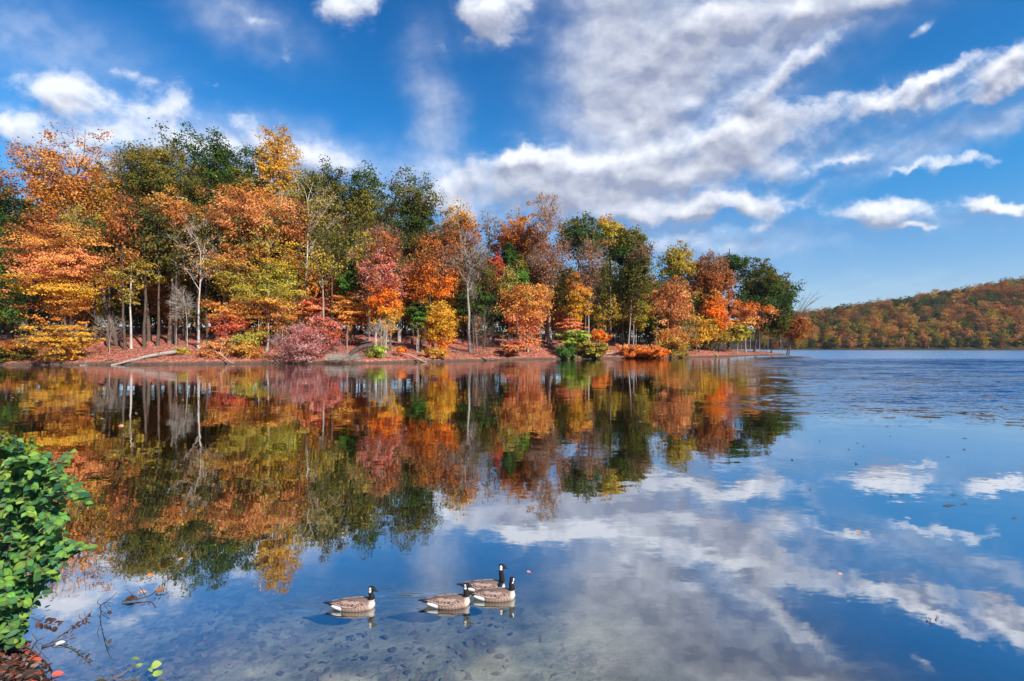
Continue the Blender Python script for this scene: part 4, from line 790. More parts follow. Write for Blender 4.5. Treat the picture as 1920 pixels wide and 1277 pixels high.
# ------------------------------------------------------------------ bank details
def plain_mat(name, color, rough=.8, spec=.3, nz=None):
    m, n, out = new_mat(name); c = color
    if nz:
        tc = n.n.new('ShaderNodeTexCoord'); c = n.ramp(n.noise(tc.outputs['Object'], nz, 5, .6), [(.3, tuple(x*.55 for x in color)), (.7, color)])
    principled(n, out, c, rough, None, spec); return m
def litter():
    # fallen leaves over the bank: uncountable, one object
    rng = np.random.RandomState(3); n = 42000
    px = rng.uniform(-60, 1470, n); off = rng.uniform(0.15, 1, n)**1.6*32
    D = np.interp(px, SH_PX, SH_D) + off; x = (px-CX)/F*D; z = gh(x, D) + .05; C = np.stack([x, D, z], 1)
    C = C[(sdist(PENIN, x, D) > .15)]
    V, Fq, c = leaves_geo(rng, C, .01, 1, .15, [(.34,.09,.055),(.46,.16,.09),(.24,.06,.045),(.58,.28,.17),(.62,.38,.28),(.42,.12,.10)], 1, 1.6, colvar=.3)
    tag(mesh_np('leaf_litter', V, Fq, LEAF, cols=c), 'red brown fallen leaves covering the wooded bank', 'fallen leaves', kind='stuff')
    # fallen twigs
    n = 1500; px = rng.uniform(-40, 1440, n); D = np.interp(px, SH_PX, SH_D) + rng.uniform(.2, 1, n)**2*14; x = (px-CX)/F*D; k = (sdist(PENIN, x, D) > .1) & (np.sin(x*.22)+np.sin(x*.09+1)+rng.uniform(-1, 1, n) > -.3); x, D = x[k], D[k]; z = gh(x, D)+.06; m = len(x)
    d = rng.normal(size=(m, 3))*[1, .6, .35]; d[:, 2] = np.abs(d[:, 2]); d /= np.linalg.norm(d, axis=1, keepdims=True); A = np.stack([x, D, z], 1); L = rng.uniform(.4, 1.9, (m, 1)); P = np.stack([A, A+d*L*.5+rng.normal(size=(m, 3))*.06, A+d*L], 1)
    v, f = tubes(P, np.tile([.03, .024, .012], (m, 1)), 3); tag(mesh_np('fallen_twigs', v, f, BARK['tan']), 'pale fallen twigs strewn over the wooded bank', 'fallen twigs', kind='stuff')
    # low seedlings and weeds on the bank
    n = 1500; px = rng.uniform(-60, 1440, n); D = np.interp(px, SH_PX, SH_D) + rng.uniform(.8, 1, n)**1*0 + rng.uniform(.3, 14, n); x = (px-CX)/F*D; z = gh(x, D)+.2
    C = np.stack([x, D, z], 1); keep = np.sin(x*.35)+np.sin(x*.13+2) > -.2; C = C[keep & (sdist(PENIN, x, D) > .2)]
    V, Fq, c = leaves_geo(rng, C, .35, 9, .12, [(.40,.12,.05),(.30,.22,.06),(.50,.30,.10),(.18,.20,.05),(.55,.18,.10)], .8, .5)
    tag(mesh_np('ground_cover', V, Fq, LEAF, cols=c), 'low orange and olive seedlings scattered over the wooded bank', 'ground cover', kind='stuff')
    # pale specks of leaves afloat off the far bank
    n = 620; px = rng.uniform(0, 1380, n); py = rng.uniform(690, 800, n)**1.0; py = 688 + (py-690)*rng.uniform(.1, 1, n); D = H*F/(py-HY)
    x = (px-CX)/F*D; C = np.stack([x, D, np.full(n, .012)], 1); sd_ = sdist(PENIN, x, D); C = C[sd_ < -.6]
    V, Fq, c = leaves_geo(rng, C, .004, 1, .075, [(.7,.5,.38),(.6,.3,.15),(.75,.62,.5)], 1, 6)
    tag(mesh_np('floating_leaves', V, Fq, LEAF, cols=c), 'pale leaf specks afloat along the far bank', 'floating leaves', kind='stuff')
litter()
def log(name, label, cat, pts, r, bark, stubs=(), seed=0, group=None):
    """pts: world points; stubs: (index, dx, dy, dz, radius)"""
    pts = [np.array(p, float) for p in pts]; b = pts[0].copy(); rng = np.random.RandomState(seed)
    root = empty(name, tuple(b), label, cat, group); K = 10
    P = catmull([p-b for p in pts], K); P += rng.normal(size=P.shape)*r[0]*.18; rr = np.linspace(r[0], r[1], K)*rng.uniform(.88, 1.12, K)
    v, f = tubes(P[None], rr[None], 8)
    n0 = 8; v = np.vstack([v, P[0], P[-1]]); caps = [[i, (i+1) % 8, len(v)-2] for i in range(8)] + [[(K-1)*8+(i+1) % 8, (K-1)*8+i, len(v)-1] for i in range(8)]
    mesh_np('stem', v, [f, np.array(caps)], BARK[bark], root, smooth=True)
    for (i, dx, dy, dz, sr) in stubs:
        A = P[i]; e = A + np.array([dx, dy, dz]); m = (A+e)/2 + rng.normal(size=3)*.1*np.linalg.norm(e-A)
        q = catmull([A, m, e], 6); v, f = tubes(q[None], np.linspace(sr, sr*.35, 6)[None], 5); mesh_np('branch', v, f, BARK[bark], root, smooth=True)
    return root
def gp(px, py_or_D, up=0.0, isD=True):
    D = py_or_D; x = (px-CX)/F*D; return (x, D, max(gz(x, D), -.05)+up)
log('fallen_log','long pale grey log lying from the bank into the water at the left','log',[(*gp(208,91.6)[:2],-.02),gp(258,94.2,.35),gp(292,96.2,.65),gp(332,98.5,.75)],(.20,.42),'grey',[(6,1.2,-.6,.9,.09),(8,1.5,.4,1.3,.10),(3,.5,-1,-.1,.05)],1)
log('fallen_branch','tan forked branch sloping down to the water right of the white dead shrub','branch',[gp(735,109.0,.9),gp(768,107.6,.8),gp(792,106.7,.35),(*gp(803,106.2)[:2],-.05)],(.12,.20),'tan',[(4,4.2,.8,.5,.09),(3,-2.2,.5,.6,.06),(6,1.4,-.8,-.5,.05)],2)
log('fallen_log','dark low shore log with a raised pale end, left of the bright orange bush','log',[gp(1130,141.5,.2),gp(1155,143,.5),gp(1185,146,1.1)],(.30,.14),'grey',[(5,1.5,.5,.8,.06)],3)
log('fallen_branch','dark crooked branch reaching from the bank to the waterline below the red leafed tree','branch',[gp(375,101,.5),gp(405,98.5,1.4),gp(428,96.5,.7),(*gp(440,95.2)[:2],0)],(.10,.16),'tan',[(4,.5,.2,3.2,.09),(5,2.2,.6,3.6,.06),(3,-1.5,.2,2.6,.05)],4)
log('fallen_log','dark short log floating half on the shore left of the long pale grey log','log',[(*gp(183,93)[:2],.25),gp(212,94,.28)],(.16,.12),'dark',[(2,.3,-.2,.6,.04)],5)
log('fallen_branch','grey dead limb lying up the slope beside the flame shaped orange tree','branch',[gp(758,124,.8),gp(780,120,.6),gp(800,118,.5)],(.14,.09),'grey',[(5,1.4,0,.9,.05),(3,-1.0,0,1.0,.04)],6)
log('fallen_log','small grey log lying on the slope left of the thick grey trunk','log',[gp(846,124,.3),gp(862,122,.3)],(.2,.14),'grey',[],7)
log('fallen_log','thin straight limb lying on the slope at the foot of the thick grey trunk','log',[gp(888,121.5,.2),gp(912,119.5,.4),gp(930,120,.3)],(.12,.16),'brown',[],8)
log('fallen_branch','short pale stub slanting at the waterline near the point','branch',[gp(1336,164.5,.9),gp(1346,162.6,.2)],(.16,.20),'tan',[(4,1.8,.3,.2,.08)],9)
log('driftwood','flat grey driftwood piece in the water off the left bank','driftwood',[(*gp(150,89.7)[:2],.05),(*gp(163,89.5)[:2],.06)],(.09,.05),'pale',[(5,.5,0,.9,.03),(7,.2,.1,.7,.03)],10)
log('fallen_branch','thin bare branch lying along the waterline left of the magenta shrub','branch',[gp(480,102.5,.9),gp(505,101.5,1.0),(*gp(524,100.4)[:2],.05)],(.06,.09),'grey',[(4,.8,.1,1.0,.04)],12)
# upturned root mass on the middle shore
def root_mass():
    b = gp(668, 101.5); root = empty('uprooted_stump', b, 'dark curled root mass of a fallen tree above the bleached tangle on the shore', 'stump'); rng = np.random.RandomState(8)
    v, f = tubes(catmull([(-1.2,0,-.3),(-.6,0,1.2),(1.2,.5,2.3),(3.4,.8,2.7)], 10)[None], np.linspace(.75,.5,10)[None]*rng.uniform(.8,1.2,(1,10)), 9); mesh_np('stem', v, f, BARK['dark'], root, smooth=True)
    P = []
    for i in range(26):
        s = np.array([rng.uniform(-1,3.2), rng.uniform(-.4,.4), 0]); s[2] = np.interp(s[0], [-1,1,3.3],[.8,2.2,2.6]); e = s + np.array([rng.uniform(-.8,.5), rng.uniform(-1.2,0), rng.uniform(-2.0,.5)]); P.append(catmull([s,(s+e)/2+rng.normal(size=3)*.2,e],5))
    v, f = tubes(np.array(P), np.tile(np.linspace(.10,.03,5),(26,1)), 4); mesh_np('roots', v, f, BARK['brown'], root, smooth=True)
root_mass()
# slim saplings standing on the open bank
def saplings():
    spots = [(652,8,620,'thin grey sapling behind the root mass'),(716,1.2,612,'thin pale sapling at the waterline right of the white trunk'),(895,2.2,600,'slim sapling standing in front of the drooping dead branches'),(1013,8.5,560,'straight grey trunked sapling at the right side of the coral maple'),(976,3.0,600,'slim pale sapling under the left side of the coral maple'),(944,2.6,625,'pair of thin leaning stems left of the coral maple'),(1068,4.5,590,'leaning dark sapling beside the lime green bush'),(785,5.5,612,'thin sapling left of the flame shaped orange tree'),(530,4,612,'short whitish sapling in front of the magenta shrub'),(482,5,600,'slim whitish sapling under the layered orange tree'),(1306,4,606,'thin grey sapling left of the bright orange tree near the point'),(1342,3,600,'slim dark sapling at the foot of the bright orange tree'),(1407,5,600,'first of three slim trunks under the big green tree'),(1424,5.5,600,'rightmost of three slim trunks under the big green tree'),(1390,3,618,'slim forked stem left of the three trunks near the point'),(1440,2.0,612,'thin stem right of the three trunks near the point'),(1464,.8,618,'thin upright stem beside the leaning tree at the tip of the point'),(1230,5,596,'slim stem between the slim trunks and the pink orange tree'),(330,16,590,'thin sapling behind the bare grey twiggy bush'),(40,5,606,'dark slim trunk in shade near the left edge'),(64,8,600,'second dark slim trunk in shade left of the small yellow tree')]
    for i, (px, off, ty, lb) in enumerate(spots):
        D = shoreD(px)+off; x = (px-CX)/F*D; z = gz(x, D)-.1; hh = H+(HY-ty)/F*D - z; rng = np.random.RandomState(60+i)
        root = empty('sapling', (x, D, z), lb, 'sapling'); r = .10 if off > 4 else .075
        K = 7; t = np.linspace(0, 1, K)[:, None]; P = np.concatenate([np.cumsum(rng.normal(size=(K,2))*.10, 0)*t*1.5, t*hh], 1)
        parts = [tubes(P[None], np.linspace(r, r*.4, K)[None], 6)]; B = []
        for j in range(9):
            s = P[rng.randint(3, K)]; e = s + np.append(rng.normal(size=2)*.7, rng.uniform(.3, 1.2)); B.append(catmull([s,(s+e)/2+rng.normal(size=3)*.08,e],4))
        parts.append(tubes(np.array(B), np.tile(np.linspace(r*.35,.012,4),(9,1)), 3)); v, f = join_geo(parts)
        mesh_np('trunk', v, f, BARK['dark' if 'dark' in lb else ('pale' if 'pale' in lb or 'whitish' in lb else 'grey')], root, smooth=True)
        C = np.array([b[-1] for b in B]); V, Fq, c = leaves_geo(rng, C, .4, 12, .16, PAL[['orange','gold','peach','olivegold'][i % 4]], .6, .6); mesh_np('crown', V, Fq, LEAF, root, cols=c)
saplings()

# ------------------------------------------------------------------ geese
def goose_materials():
    m, n, out = new_mat('plumage')
    at = n.n.new('ShaderNodeAttribute'); at.attribute_name = 'Col'
    tc = n.n.new('ShaderNodeTexCoord'); nz = n.noise(tc.outputs['Object'], 60, 4, .6)
    principled(n, out, n.mix(n.rng(nz, .3, .7, 0, .25), at.outputs['Color'], n.mix(1.0, at.outputs['Color'], (.6,.6,.6), 'MULTIPLY')), .75, nz, .2, .004, .5)
    f, n, out = new_mat('flank_feathers')
    tc = n.n.new('ShaderNodeTexCoord'); v = n.vec('MULTIPLY', tc.outputs['Object'], (1, .7, 1.3))
    wv = n.n.new('ShaderNodeTexWave'); wv.wave_type = 'RINGS'; n.put(wv.inputs['Vector'], v); wv.inputs['Scale'].default_value = 11; wv.inputs['Distortion'].default_value = 2.5; wv.inputs['Detail'].default_value = 2
    d = n.voro(n.vec('MULTIPLY', tc.outputs['Object'], (1, 1, 1.5)), 26, 'DISTANCE_TO_EDGE')
    c = n.mix(n.rng(d, .04, .13), (.30, .20, .165), (.075, .042, .034)); c = n.mix(n.rng(wv.outputs['Fac'], .55, .85, 0, .6), c, (.40, .30, .25))
    principled(n, out, c, .75, d, .2, .004, .6)
    return m, f
PLUM, WINGM = goose_materials()
BLACK = plain_mat('goose_black', (.012, .011, .014), .45, .4); EYEM = plain_mat('goose_eye', (.008, .005, .004), .15, .6)
def goose(label, loc, heading, neck_h=.30, head_turn=0.0, head_pitch=0.0, scale=1.0, seed=0):
    """swimming goose; body along +x, waterline at z=0"""
    import bmesh
    root = empty('canada_goose', loc, label, 'goose', 'geese swimming near the camera', heading); root.scale = (scale,)*3
    def loft(sts, seg=20, fine=40):
        P = catmull([s[0] for s in sts], fine); S = catmull([(s[1], s[2], 0) for s in sts], fine)[:, :2]
        T_ = np.gradient(P, axis=0); T_ /= np.linalg.norm(T_, axis=1, keepdims=True)
        side = np.array([0, 1., 0]); sd_ = side - (T_@side)[:, None]*T_; sd_ /= np.linalg.norm(sd_, axis=1, keepdims=True); upv = np.cross(T_, sd_)
        th = np.arange(seg)*2*np.pi/seg
        V = P[:, None]+S[:, 0, None, None]*np.cos(th)[None, :, None]*sd_[:, None]+S[:, 1, None, None]*np.sin(th)[None, :, None]*upv[:, None]
        I = np.arange(fine*seg).reshape(fine, seg); a = I[:-1]; b = np.roll(a, -1, 1); c = I[1:]; d = np.roll(c, -1, 1)
        Fq = np.stack([a, b, d, c], -1).reshape(-1, 4); V = V.reshape(-1, 3); V = np.vstack([V, P[0], P[-1]]); n = len(V)
        tri = [[(i+1) % seg, i, n-2] for i in range(seg)]+[[(fine-1)*seg+i, (fine-1)*seg+(i+1) % seg, n-1] for i in range(seg)]
        return V, [list(q) for q in Fq]+tri
    body = loft([((-.36,0,.100),.010,.008),((-.30,0,.090),.045,.028),((-.22,0,.070),.085,.070),((-.10,0,.055),.125,.105),((.05,0,.050),.140,.118),((.17,0,.055),.120,.105),((.25,0,.065),.080,.080),((.29,0,.07),.02,.03)])
    hx, hy = math.cos(head_turn), math.sin(head_turn); top = .08+neck_h
    nx = .235
    neck = loft([((.17,0,.06),.075,.08),((.225,0,.125),.050,.056),((nx+.010,0,.19),.040,.045),((nx,0,.27*neck_h/.30+.02),.034,.037),((nx-.004,0,top-.04),.031,.034),((nx+.006,0,top+.005),.028,.029),((nx+.012,0,top+.02),.016,.016)], 16, 30)
    hp = head_pitch
    def hd(l, dz): return (nx+.004+l*hx*math.cos(hp), l*hy*math.cos(hp), top+dz+l*math.sin(hp))
    # head lofted horizontally; its own frame is turned by building along x and rotating
    head = loft([((-.040,0,0),.010,.012),((-.028,0,.004),.028,.030),((0,0,.006),.036,.038),((.035,0,.002),.032,.032),((.062,0,-.006),.020,.020),((.078,0,-.010),.013,.012)], 16, 24)
    Mh = Matrix.Translation((nx+.004, 0, top)) @ Matrix.Rotation(head_turn, 4, 'Z') @ Matrix.Rotation(-hp, 4, 'Y')
    def xf(V, M): return [tuple(M @ Vector(v)) for v in V]
    vs, fs, o = [], [], 0
    for V, Fc in (body, neck, (xf(head[0], Mh), head[1])):
        vs += [tuple(v) for v in V]; fs += [[i+o for i in q] for q in Fc]; o += len(V)
    me = bpy.data.meshes.new('body'); me.from_pydata(vs, [], fs); ob = bpy.data.objects.new('tmp', me); COL.objects.link(ob)
    rm = ob.modifiers.new('r', 'REMESH'); rm.mode = 'VOXEL'; rm.voxel_size = .0065; rm.use_smooth_shade = True
    sm = ob.modifiers.new('s', 'SMOOTH'); sm.factor = .5; sm.iterations = 5
    dg = bpy.context.evaluated_depsgraph_get(); dg.update(); me2 = bpy.data.meshes.new_from_object(ob.evaluated_get(dg)); bpy.data.objects.remove(ob)
    me2.name = 'body'; n = len(me2.vertices); co = np.empty(n*3, np.float32); me2.vertices.foreach_get('co', co); co = co.reshape(-1, 3)
    x, y, z = co.T; rng = np.random.RandomState(seed)
    flank = np.array([.22, .145, .12]); col = np.tile(flank, (n, 1))
    bars = np.clip(np.sin((x*1.0+z*.5)*150+np.sin(z*60)*1.5), 0, 1)[:, None]; col = col*(1-.45*bars)+np.array([.50, .39, .33])*.45*bars
    m = z > .105; col[m] = (.17, .12, .10)
    k = np.clip((x-.20)/.05, 0, 1)[:, None]*(z < .16)[:, None]; col = col*(1-k)+np.array([.52, .42, .37])*k
    m = (x < -.135) & (z < .10); col[m] = (.85, .83, .82)
    m = (x < -.27) & (z >= .085); col[m] = (.02, .018, .018)
    m = (z > .165) & (x > .12); col[m] = (.012, .011, .014)
    Hl = np.array([tuple(Mh.inverted() @ Vector(c)) for c in co[m]]); sub = np.tile(np.array([.012, .011, .014]), (len(Hl), 1))
    ck = (np.abs(Hl[:, 1]) > .012) & (((Hl[:, 0]+.004)/.021)**2+((Hl[:, 2]+.006)/.036)**2 < 1) | ((Hl[:, 2] < -.018) & (np.abs(Hl[:, 0]+.004) < .02) & (Hl[:, 2] > -.038)); sub[ck] = (.85, .82, .80)
    col[m] = sub
    at = me2.attributes.new('Col', 'FLOAT_COLOR', 'POINT'); c4 = np.ones((n, 4), np.float32); c4[:, :3] = col; at.data.foreach_set('color', c4.ravel())
    me2.materials.clear(); me2.materials.append(PLUM); me2.polygons.foreach_set('use_smooth', np.ones(len(me2.polygons), bool))
    b = bpy.data.objects.new('body', me2); COL.objects.link(b); b.parent = root
    def low(a):      # the bird sits low in the water
        a = np.array(a, float); a[:, 2] = np.where(a[:, 2] < .17, a[:, 2]*.76-.006, a[:, 2]-.0468); return a
    c2 = low(co).astype(np.float32); c2[:, 0] = np.where(c2[:, 0] < .17, .17-(.17-c2[:, 0])*1.08, c2[:, 0]); me2.vertices.foreach_set('co', c2.ravel()); me2.update()
    # folded wings: thin overlapping shells
    for s in (-1, 1):
        nu, nv = 22, 10; V = []
        for layer in (0, 1):
            for i in range(nu):
                u = i/(nu-1); xx = .18-u*.50
                halfw = .075*math.sin(min(1, u*1.5+.12)*math.pi*.5)*(1 if u < .55 else max(.03, 1-(u-.55)/.45*.93))
                for j in range(nv):
                    q = j/(nv-1)*2-1; th = .66+q*halfw/.125*(1.0) + u*.28
                    ry = np.interp(xx, [-.36,-.3,-.22,-.10,.05,.17,.25],[.012,.047,.087,.127,.142,.122,.082])+.008-layer*.006+.004*math.sin(math.pi*(j/(nv-1)))
                    rz = np.interp(xx, [-.36,-.3,-.22,-.10,.05,.17,.25],[.010,.030,.072,.107,.120,.107,.082])+.010-layer*.006+.004*math.sin(math.pi*(j/(nv-1)))
                    zc = np.interp(xx, [-.36,-.3,-.22,-.10,.05,.17,.25],[.102,.094,.072,.056,.050,.055,.065])
                    V.append((xx, s*ry*math.cos(th), zc+rz*math.sin(th)))
        I = np.arange(2*nu*nv).reshape(2, nu, nv); Fq = []
        for l in (0, 1):
            a = I[l]; q = np.stack([a[:-1, :-1], a[1:, :-1], a[1:, 1:], a[:-1, 1:]], -1).reshape(-1, 4); Fq.append(q if l == 0 else q[:, ::-1])
        rim = [(I[0,i,0],I[1,i,0],I[1,i+1,0],I[0,i+1,0]) for i in range(nu-1)]+[(I[0,i,-1],I[0,i+1,-1],I[1,i+1,-1],I[1,i,-1]) for i in range(nu-1)]
        rim += [(I[0,0,j],I[0,0,j+1],I[1,0,j+1],I[1,0,j]) for j in range(nv-1)]+[(I[0,-1,j],I[1,-1,j],I[1,-1,j+1],I[0,-1,j+1]) for j in range(nv-1)]
        Vw = low(V); Vw[:, 0] = np.where(Vw[:, 0] < .17, .17-(.17-Vw[:, 0])*1.08, Vw[:, 0])
        mesh_np('wing', Vw, np.vstack(Fq+[np.array(rim)]), WINGM, root, smooth=True)
    # wing tips / tail, bill, eyes
    tv, tf = loft([((-.29,0,.105),.030,.008),((-.36,0,.112),.034,.006),((-.415,0,.118),.012,.003)], 10, 8); mesh_np('tail', low(tv)-[.035, 0, 0], [np.array([q for q in tf if len(q) == 4]), np.array([q for q in tf if len(q) == 3])], BLACK, root, smooth=True)
    bv, bf = loft([((.066,0,-.008),.0135,.013),((.085,0,-.013),.012,.009),((.108,0,-.018),.009,.005),((.118,0,-.020),.004,.003)], 10, 12); bo = mesh_np('bill', low(xf(bv, Mh)), [np.array([q for q in bf if len(q) == 4]), np.array([q for q in bf if len(q) == 3])], BLACK, root, smooth=True)
    for s in (-1, 1):
        bm = bmesh.new(); bmesh.ops.create_uvsphere(bm, u_segments=10, v_segments=8, radius=.0055); bm.transform(Matrix.Translation((0, 0, -.0468)) @ Mh @ Matrix.Translation((.032, s*.0285, .010)))
        em = bpy.data.meshes.new('eye'); bm.to_mesh(em); bm.free(); em.materials.append(EYEM); eo = bpy.data.objects.new('eye', em); COL.objects.link(eo); eo.parent = root
    return root
def wpos(px, py): D = H*F/(py-HY); return ((px-CX)/F*D, D, 0.0)
gx, gy, _ = wpos(665, 1139); G1 = goose('goose swimming alone at the left of the group of four', (gx, gy, 0), R(3), .23, R(-18), R(-6), .95, 1)
gx, gy, _ = wpos(843, 1134); G2 = goose('nearest goose of the three together, its white cheek showing', (gx, gy, 0), R(4), .235, R(-25), R(2), .97, 2)
gx, gy, _ = wpos(929, 1121); G3 = goose('goose at the right with its black head turned away', (gx, gy, 0), R(2), .225, R(75), R(0), .97, 3)
gx, gy, _ = wpos(911, 1105); G4 = goose('goose with the longest upright neck, behind the other two on the right', (gx, gy, 0), R(1), .31, R(-8), R(-2), .97, 4)
def far_geese():
    src = G1; k = 0
    for px in (1727, 1731, 1754, 1759, 1763, 1777, 1781, 1794, 1797, 1811, 1836, 1743):
        x, y, _ = wpos(px, 663.3 + .5*math.sin(px)); y = y; r = src.copy(); COL.objects.link(r); r.location = (x, y, 0); r.scale = (1.25,)*3; r.rotation_euler = (0, 0, R(170) if k % 3 else R(10))
        tag(r, 'tiny dark goose afloat in a distant row below the far hill', 'goose', 'distant geese resting on the open lake'); k += 1; r.name = 'distant_goose'
        for ch in src.children:
            if ch.name.startswith('eye'): continue
            c = ch.copy(); COL.objects.link(c); c.parent = r
far_geese()
# ------------------------------------------------------------------ near shore: leafy bush, weeds, floating things
def shrub_leaf_mat():
    m, n, out = new_mat('bush_leaf'); at = n.n.new('ShaderNodeAttribute'); at.attribute_name = 'Col'
    uv = n.n.new('ShaderNodeUVMap'); s = n.sep(uv.outputs[0])
    au = n.math('ABSOLUTE', n.math('SUBTRACT', s[0], .5)); ph = n.math('SUBTRACT', s[1], n.math('MULTIPLY', au, .75))
    vein = n.math('ABSOLUTE', n.math('SINE', n.math('MULTIPLY', ph, 28))); rib = n.rng(au, 0, .05); h = n.math('MULTIPLY', vein, rib)
    c = n.mix(n.rng(h, 0, .35), n.mix(1, at.outputs['Color'], (1.7, 1.6, 1.4), 'MULTIPLY'), at.outputs['Color'])
    b = principled(n, out, c, .42, h, .35, .008, 1.0)
    t = n.n.new('ShaderNodeBsdfTranslucent'); n.put(t.inputs[0], at.outputs['Color']); mx = n.n.new('ShaderNodeMixShader'); mx.inputs[0].default_value = .25
    n.l.new(b.outputs[0], mx.inputs[1]); n.l.new(t.outputs[0], mx.inputs[2]); n.l.new(mx.outputs[0], out.inputs[0]); return m
BUSHLEAF = shrub_leaf_mat()
def ovate(nv=7, nu=4):
    """unit leaf along +x, up +z, cupped and folded; returns verts, quads, uv"""
    V, UV = [], []
    for i in range(nv+1):
        v = i/nv; wd = .40*math.sin(math.pi*min(.985, v*.93+.06)**.85)**.8
        for j in range(nu+1):
            q = j/nu*2-1; V.append((v, q*wd, .10*abs(q)*wd*2 - .16*(v-.35)**2 + .012*math.sin(v*22)*abs(q))); UV.append((j/nu, v))
    I = np.arange((nv+1)*(nu+1)).reshape(nv+1, nu+1); a = I[:-1, :-1]; Fq = np.stack([a, I[1:, :-1], I[1:, 1:], I[:-1, 1:]], -1).reshape(-1, 4)
    return np.array(V), Fq, np.array(UV)
def leaf_set(rng, pos, direc, nrm, size, pal, mat, name, parent, loc, colvar=.25):
    LV, LF, LU = ovate(); n = len(pos); X = direc/np.linalg.norm(direc, axis=1, keepdims=True); Y = np.cross(nrm, X); Y /= np.linalg.norm(Y, axis=1, keepdims=True)+1e-9; Z = np.cross(X, Y)
    wr = rng.uniform(.72, 1.15, (n, 1, 1)); bd = rng.uniform(-.25, .45, (n, 1, 1))
    V = pos[:, None]+size[:, None, None]*(LV[None, :, 0:1]*X[:, None]-bd*LV[None, :, 0:1]**2*Z[:, None]+wr*LV[None, :, 1:2]*Y[:, None]+LV[None, :, 2:3]*Z[:, None]); Fq = LF[None]+(np.arange(n)*len(LV))[:, None, None]
    pal = np.array(pal); t = rng.uniform(size=(n, 1)); c = pal[rng.randint(0, len(pal), n)]*t+pal[rng.randint(0, len(pal), n)]*(1-t); c *= 1+rng.uniform(-colvar, colvar, (n, 1)); c = np.repeat(c, len(LF), 0)
    return mesh_np(name, V.reshape(-1, 3), Fq.reshape(-1, 4), mat, parent, loc, cols=np.clip(c, .004, .9), smooth=True, uv=np.tile(LU, (n, 1)))
def near_bush():
    rng = np.random.RandomState(21); base = np.array([-6.5, 6.0, gz(-6.5, 6.0)-.05])
    root = empty('leafy_bush', tuple(base), 'big leafy green bush at the left edge of the near shore', 'bush')
    ey = [800, 820, 850, 880, 910, 930, 950, 980, 1010, 1030, 1060, 1080, 1120, 1160, 1200, 1235]; ex = [20, 45, 85, 112, 130, 142, 150, 122, 128, 132, 118, 80, 72, 66, 50, 18]
    stems, pos, dr, nm, sz, kind = [], [], [], [], [], []
    tips = []
    for i in range(255):
        py = rng.uniform(812, 1240); px = np.interp(py, ey, ex) - abs(rng.normal())*85 - 8; D = 5.75 + rng.uniform(-.75, .55)
        tips.append(PXW(px, py, D))
    tips += [PXW(160, 935, 5.3), PXW(150, 925, 5.3), PXW(168, 1022, 5.2), PXW(140, 1032, 5.3), PXW(118, 1050, 5.3), PXW(20, 815, 5.7), PXW(45, 822, 5.7), PXW(110, 880, 5.5), PXW(95,1085,5.3), PXW(82,1110,5.3)]
    hubs = [base + np.array([rng.uniform(-.5, .45), rng.uniform(-.35, .35), rng.uniform(.3, 2.2)]) for _ in range(26)]
    for h in hubs: stems.append((catmull([base+rng.normal(size=3)*[.15,.15,0], (base+h)/2+rng.normal(size=3)*.12, h], 8), np.linspace(.018, .008, 8)))
    for tp in tips:
        h = min(hubs, key=lambda q: np.linalg.norm(q-tp)+rng.uniform(0, .5)); L = np.linalg.norm(tp-h)
        mid = (h+tp)/2+rng.normal(size=3)*.06*L+np.array([0, 0, .10*L]); P = catmull([h, mid, tp+np.array([0, 0, -.03*L])], 8); stems.append((P, np.linspace(.007, .0025, 8)))
        n = int(np.clip(.62*L/.036, 6, 17)); d = P[-1]-P[-3]; d /= np.linalg.norm(d); side0 = np.cross(d, (0, 0, 1)); side0 /= np.linalg.norm(side0)+1e-6
        for k in range(n):
            t = 1-(k/n)*min(.8, .62/L if L > .62 else .8); q = P[0]*0; idx = t*7; i0 = int(min(idx, 6)); q = P[i0]*(1-(idx-i0))+P[i0+1]*(idx-i0)
            s = 1 if k % 2 else -1; dd = d*.75+side0*s*rng.uniform(.5, 1.1)+rng.normal(size=3)*.22+np.array([0, 0, rng.uniform(-.35, .2)])
            nn = np.array([rng.normal()*.35+.15, rng.normal()*.35-.45, 1.0])
            pos.append(q); dr.append(dd); nm.append(nn); sz.append(rng.uniform(.05, .118)*(.6 if k == 0 else 1))
    v, f = join_geo([tubes(p[None]-base, r[None], 5) for p, r in stems]); mesh_np('stems', v, f, BARK['brown'], root, smooth=True)
    leaf_set(rng, np.array(pos)-base, np.array(dr), np.array(nm), np.array(sz), [(.09,.28,.08),(.17,.44,.08),(.04,.15,.06),(.26,.54,.10),(.11,.28,.14),(.36,.58,.09),(.06,.19,.09),(.24,.36,.07)], BUSHLEAF, 'foliage', root, (0, 0, 0))
    # yellow-green flowering sprays at the top
    for a, b in (((28,850),(62,818)),((40,850),(78,838)),((10,840),(4,808)),((55,862),(85,846)),((0,850),(18,822)),((88,905),(128,872)),((100,905),(120,893))):
        s = PXW(*a, 5.5); e = PXW(*b, 5.4); q = catmull([s, (s+e)/2+rng.normal(size=3)*.015, e], 8); lp, ld, ln, ls = [], [], [], []
        for k in range(34):
            t = rng.uniform(.2, 1)*7; i0 = int(min(t, 6)); c = q[i0]*(1-(t-i0))+q[i0+1]*(t-i0); lp.append(c-base); ld.append(rng.normal(size=3)+np.array([0,0,.6])); ln.append(rng.normal(size=3)); ls.append(rng.uniform(.02, .05))
        v, f = tubes((q-base)[None], np.linspace(.004, .0015, 8)[None], 4)
        st = mesh_np('flower_stalk', v, f, BARK['tan'], root, smooth=True)
        leaf_set(rng, np.array(lp), np.array(ld), np.array(ln), np.array(ls), [(.42,.52,.05),(.55,.50,.06),(.25,.42,.05)], BUSHLEAF, 'flowers', st, (0, 0, 0))['kind'] = 'stuff'
near_bush()
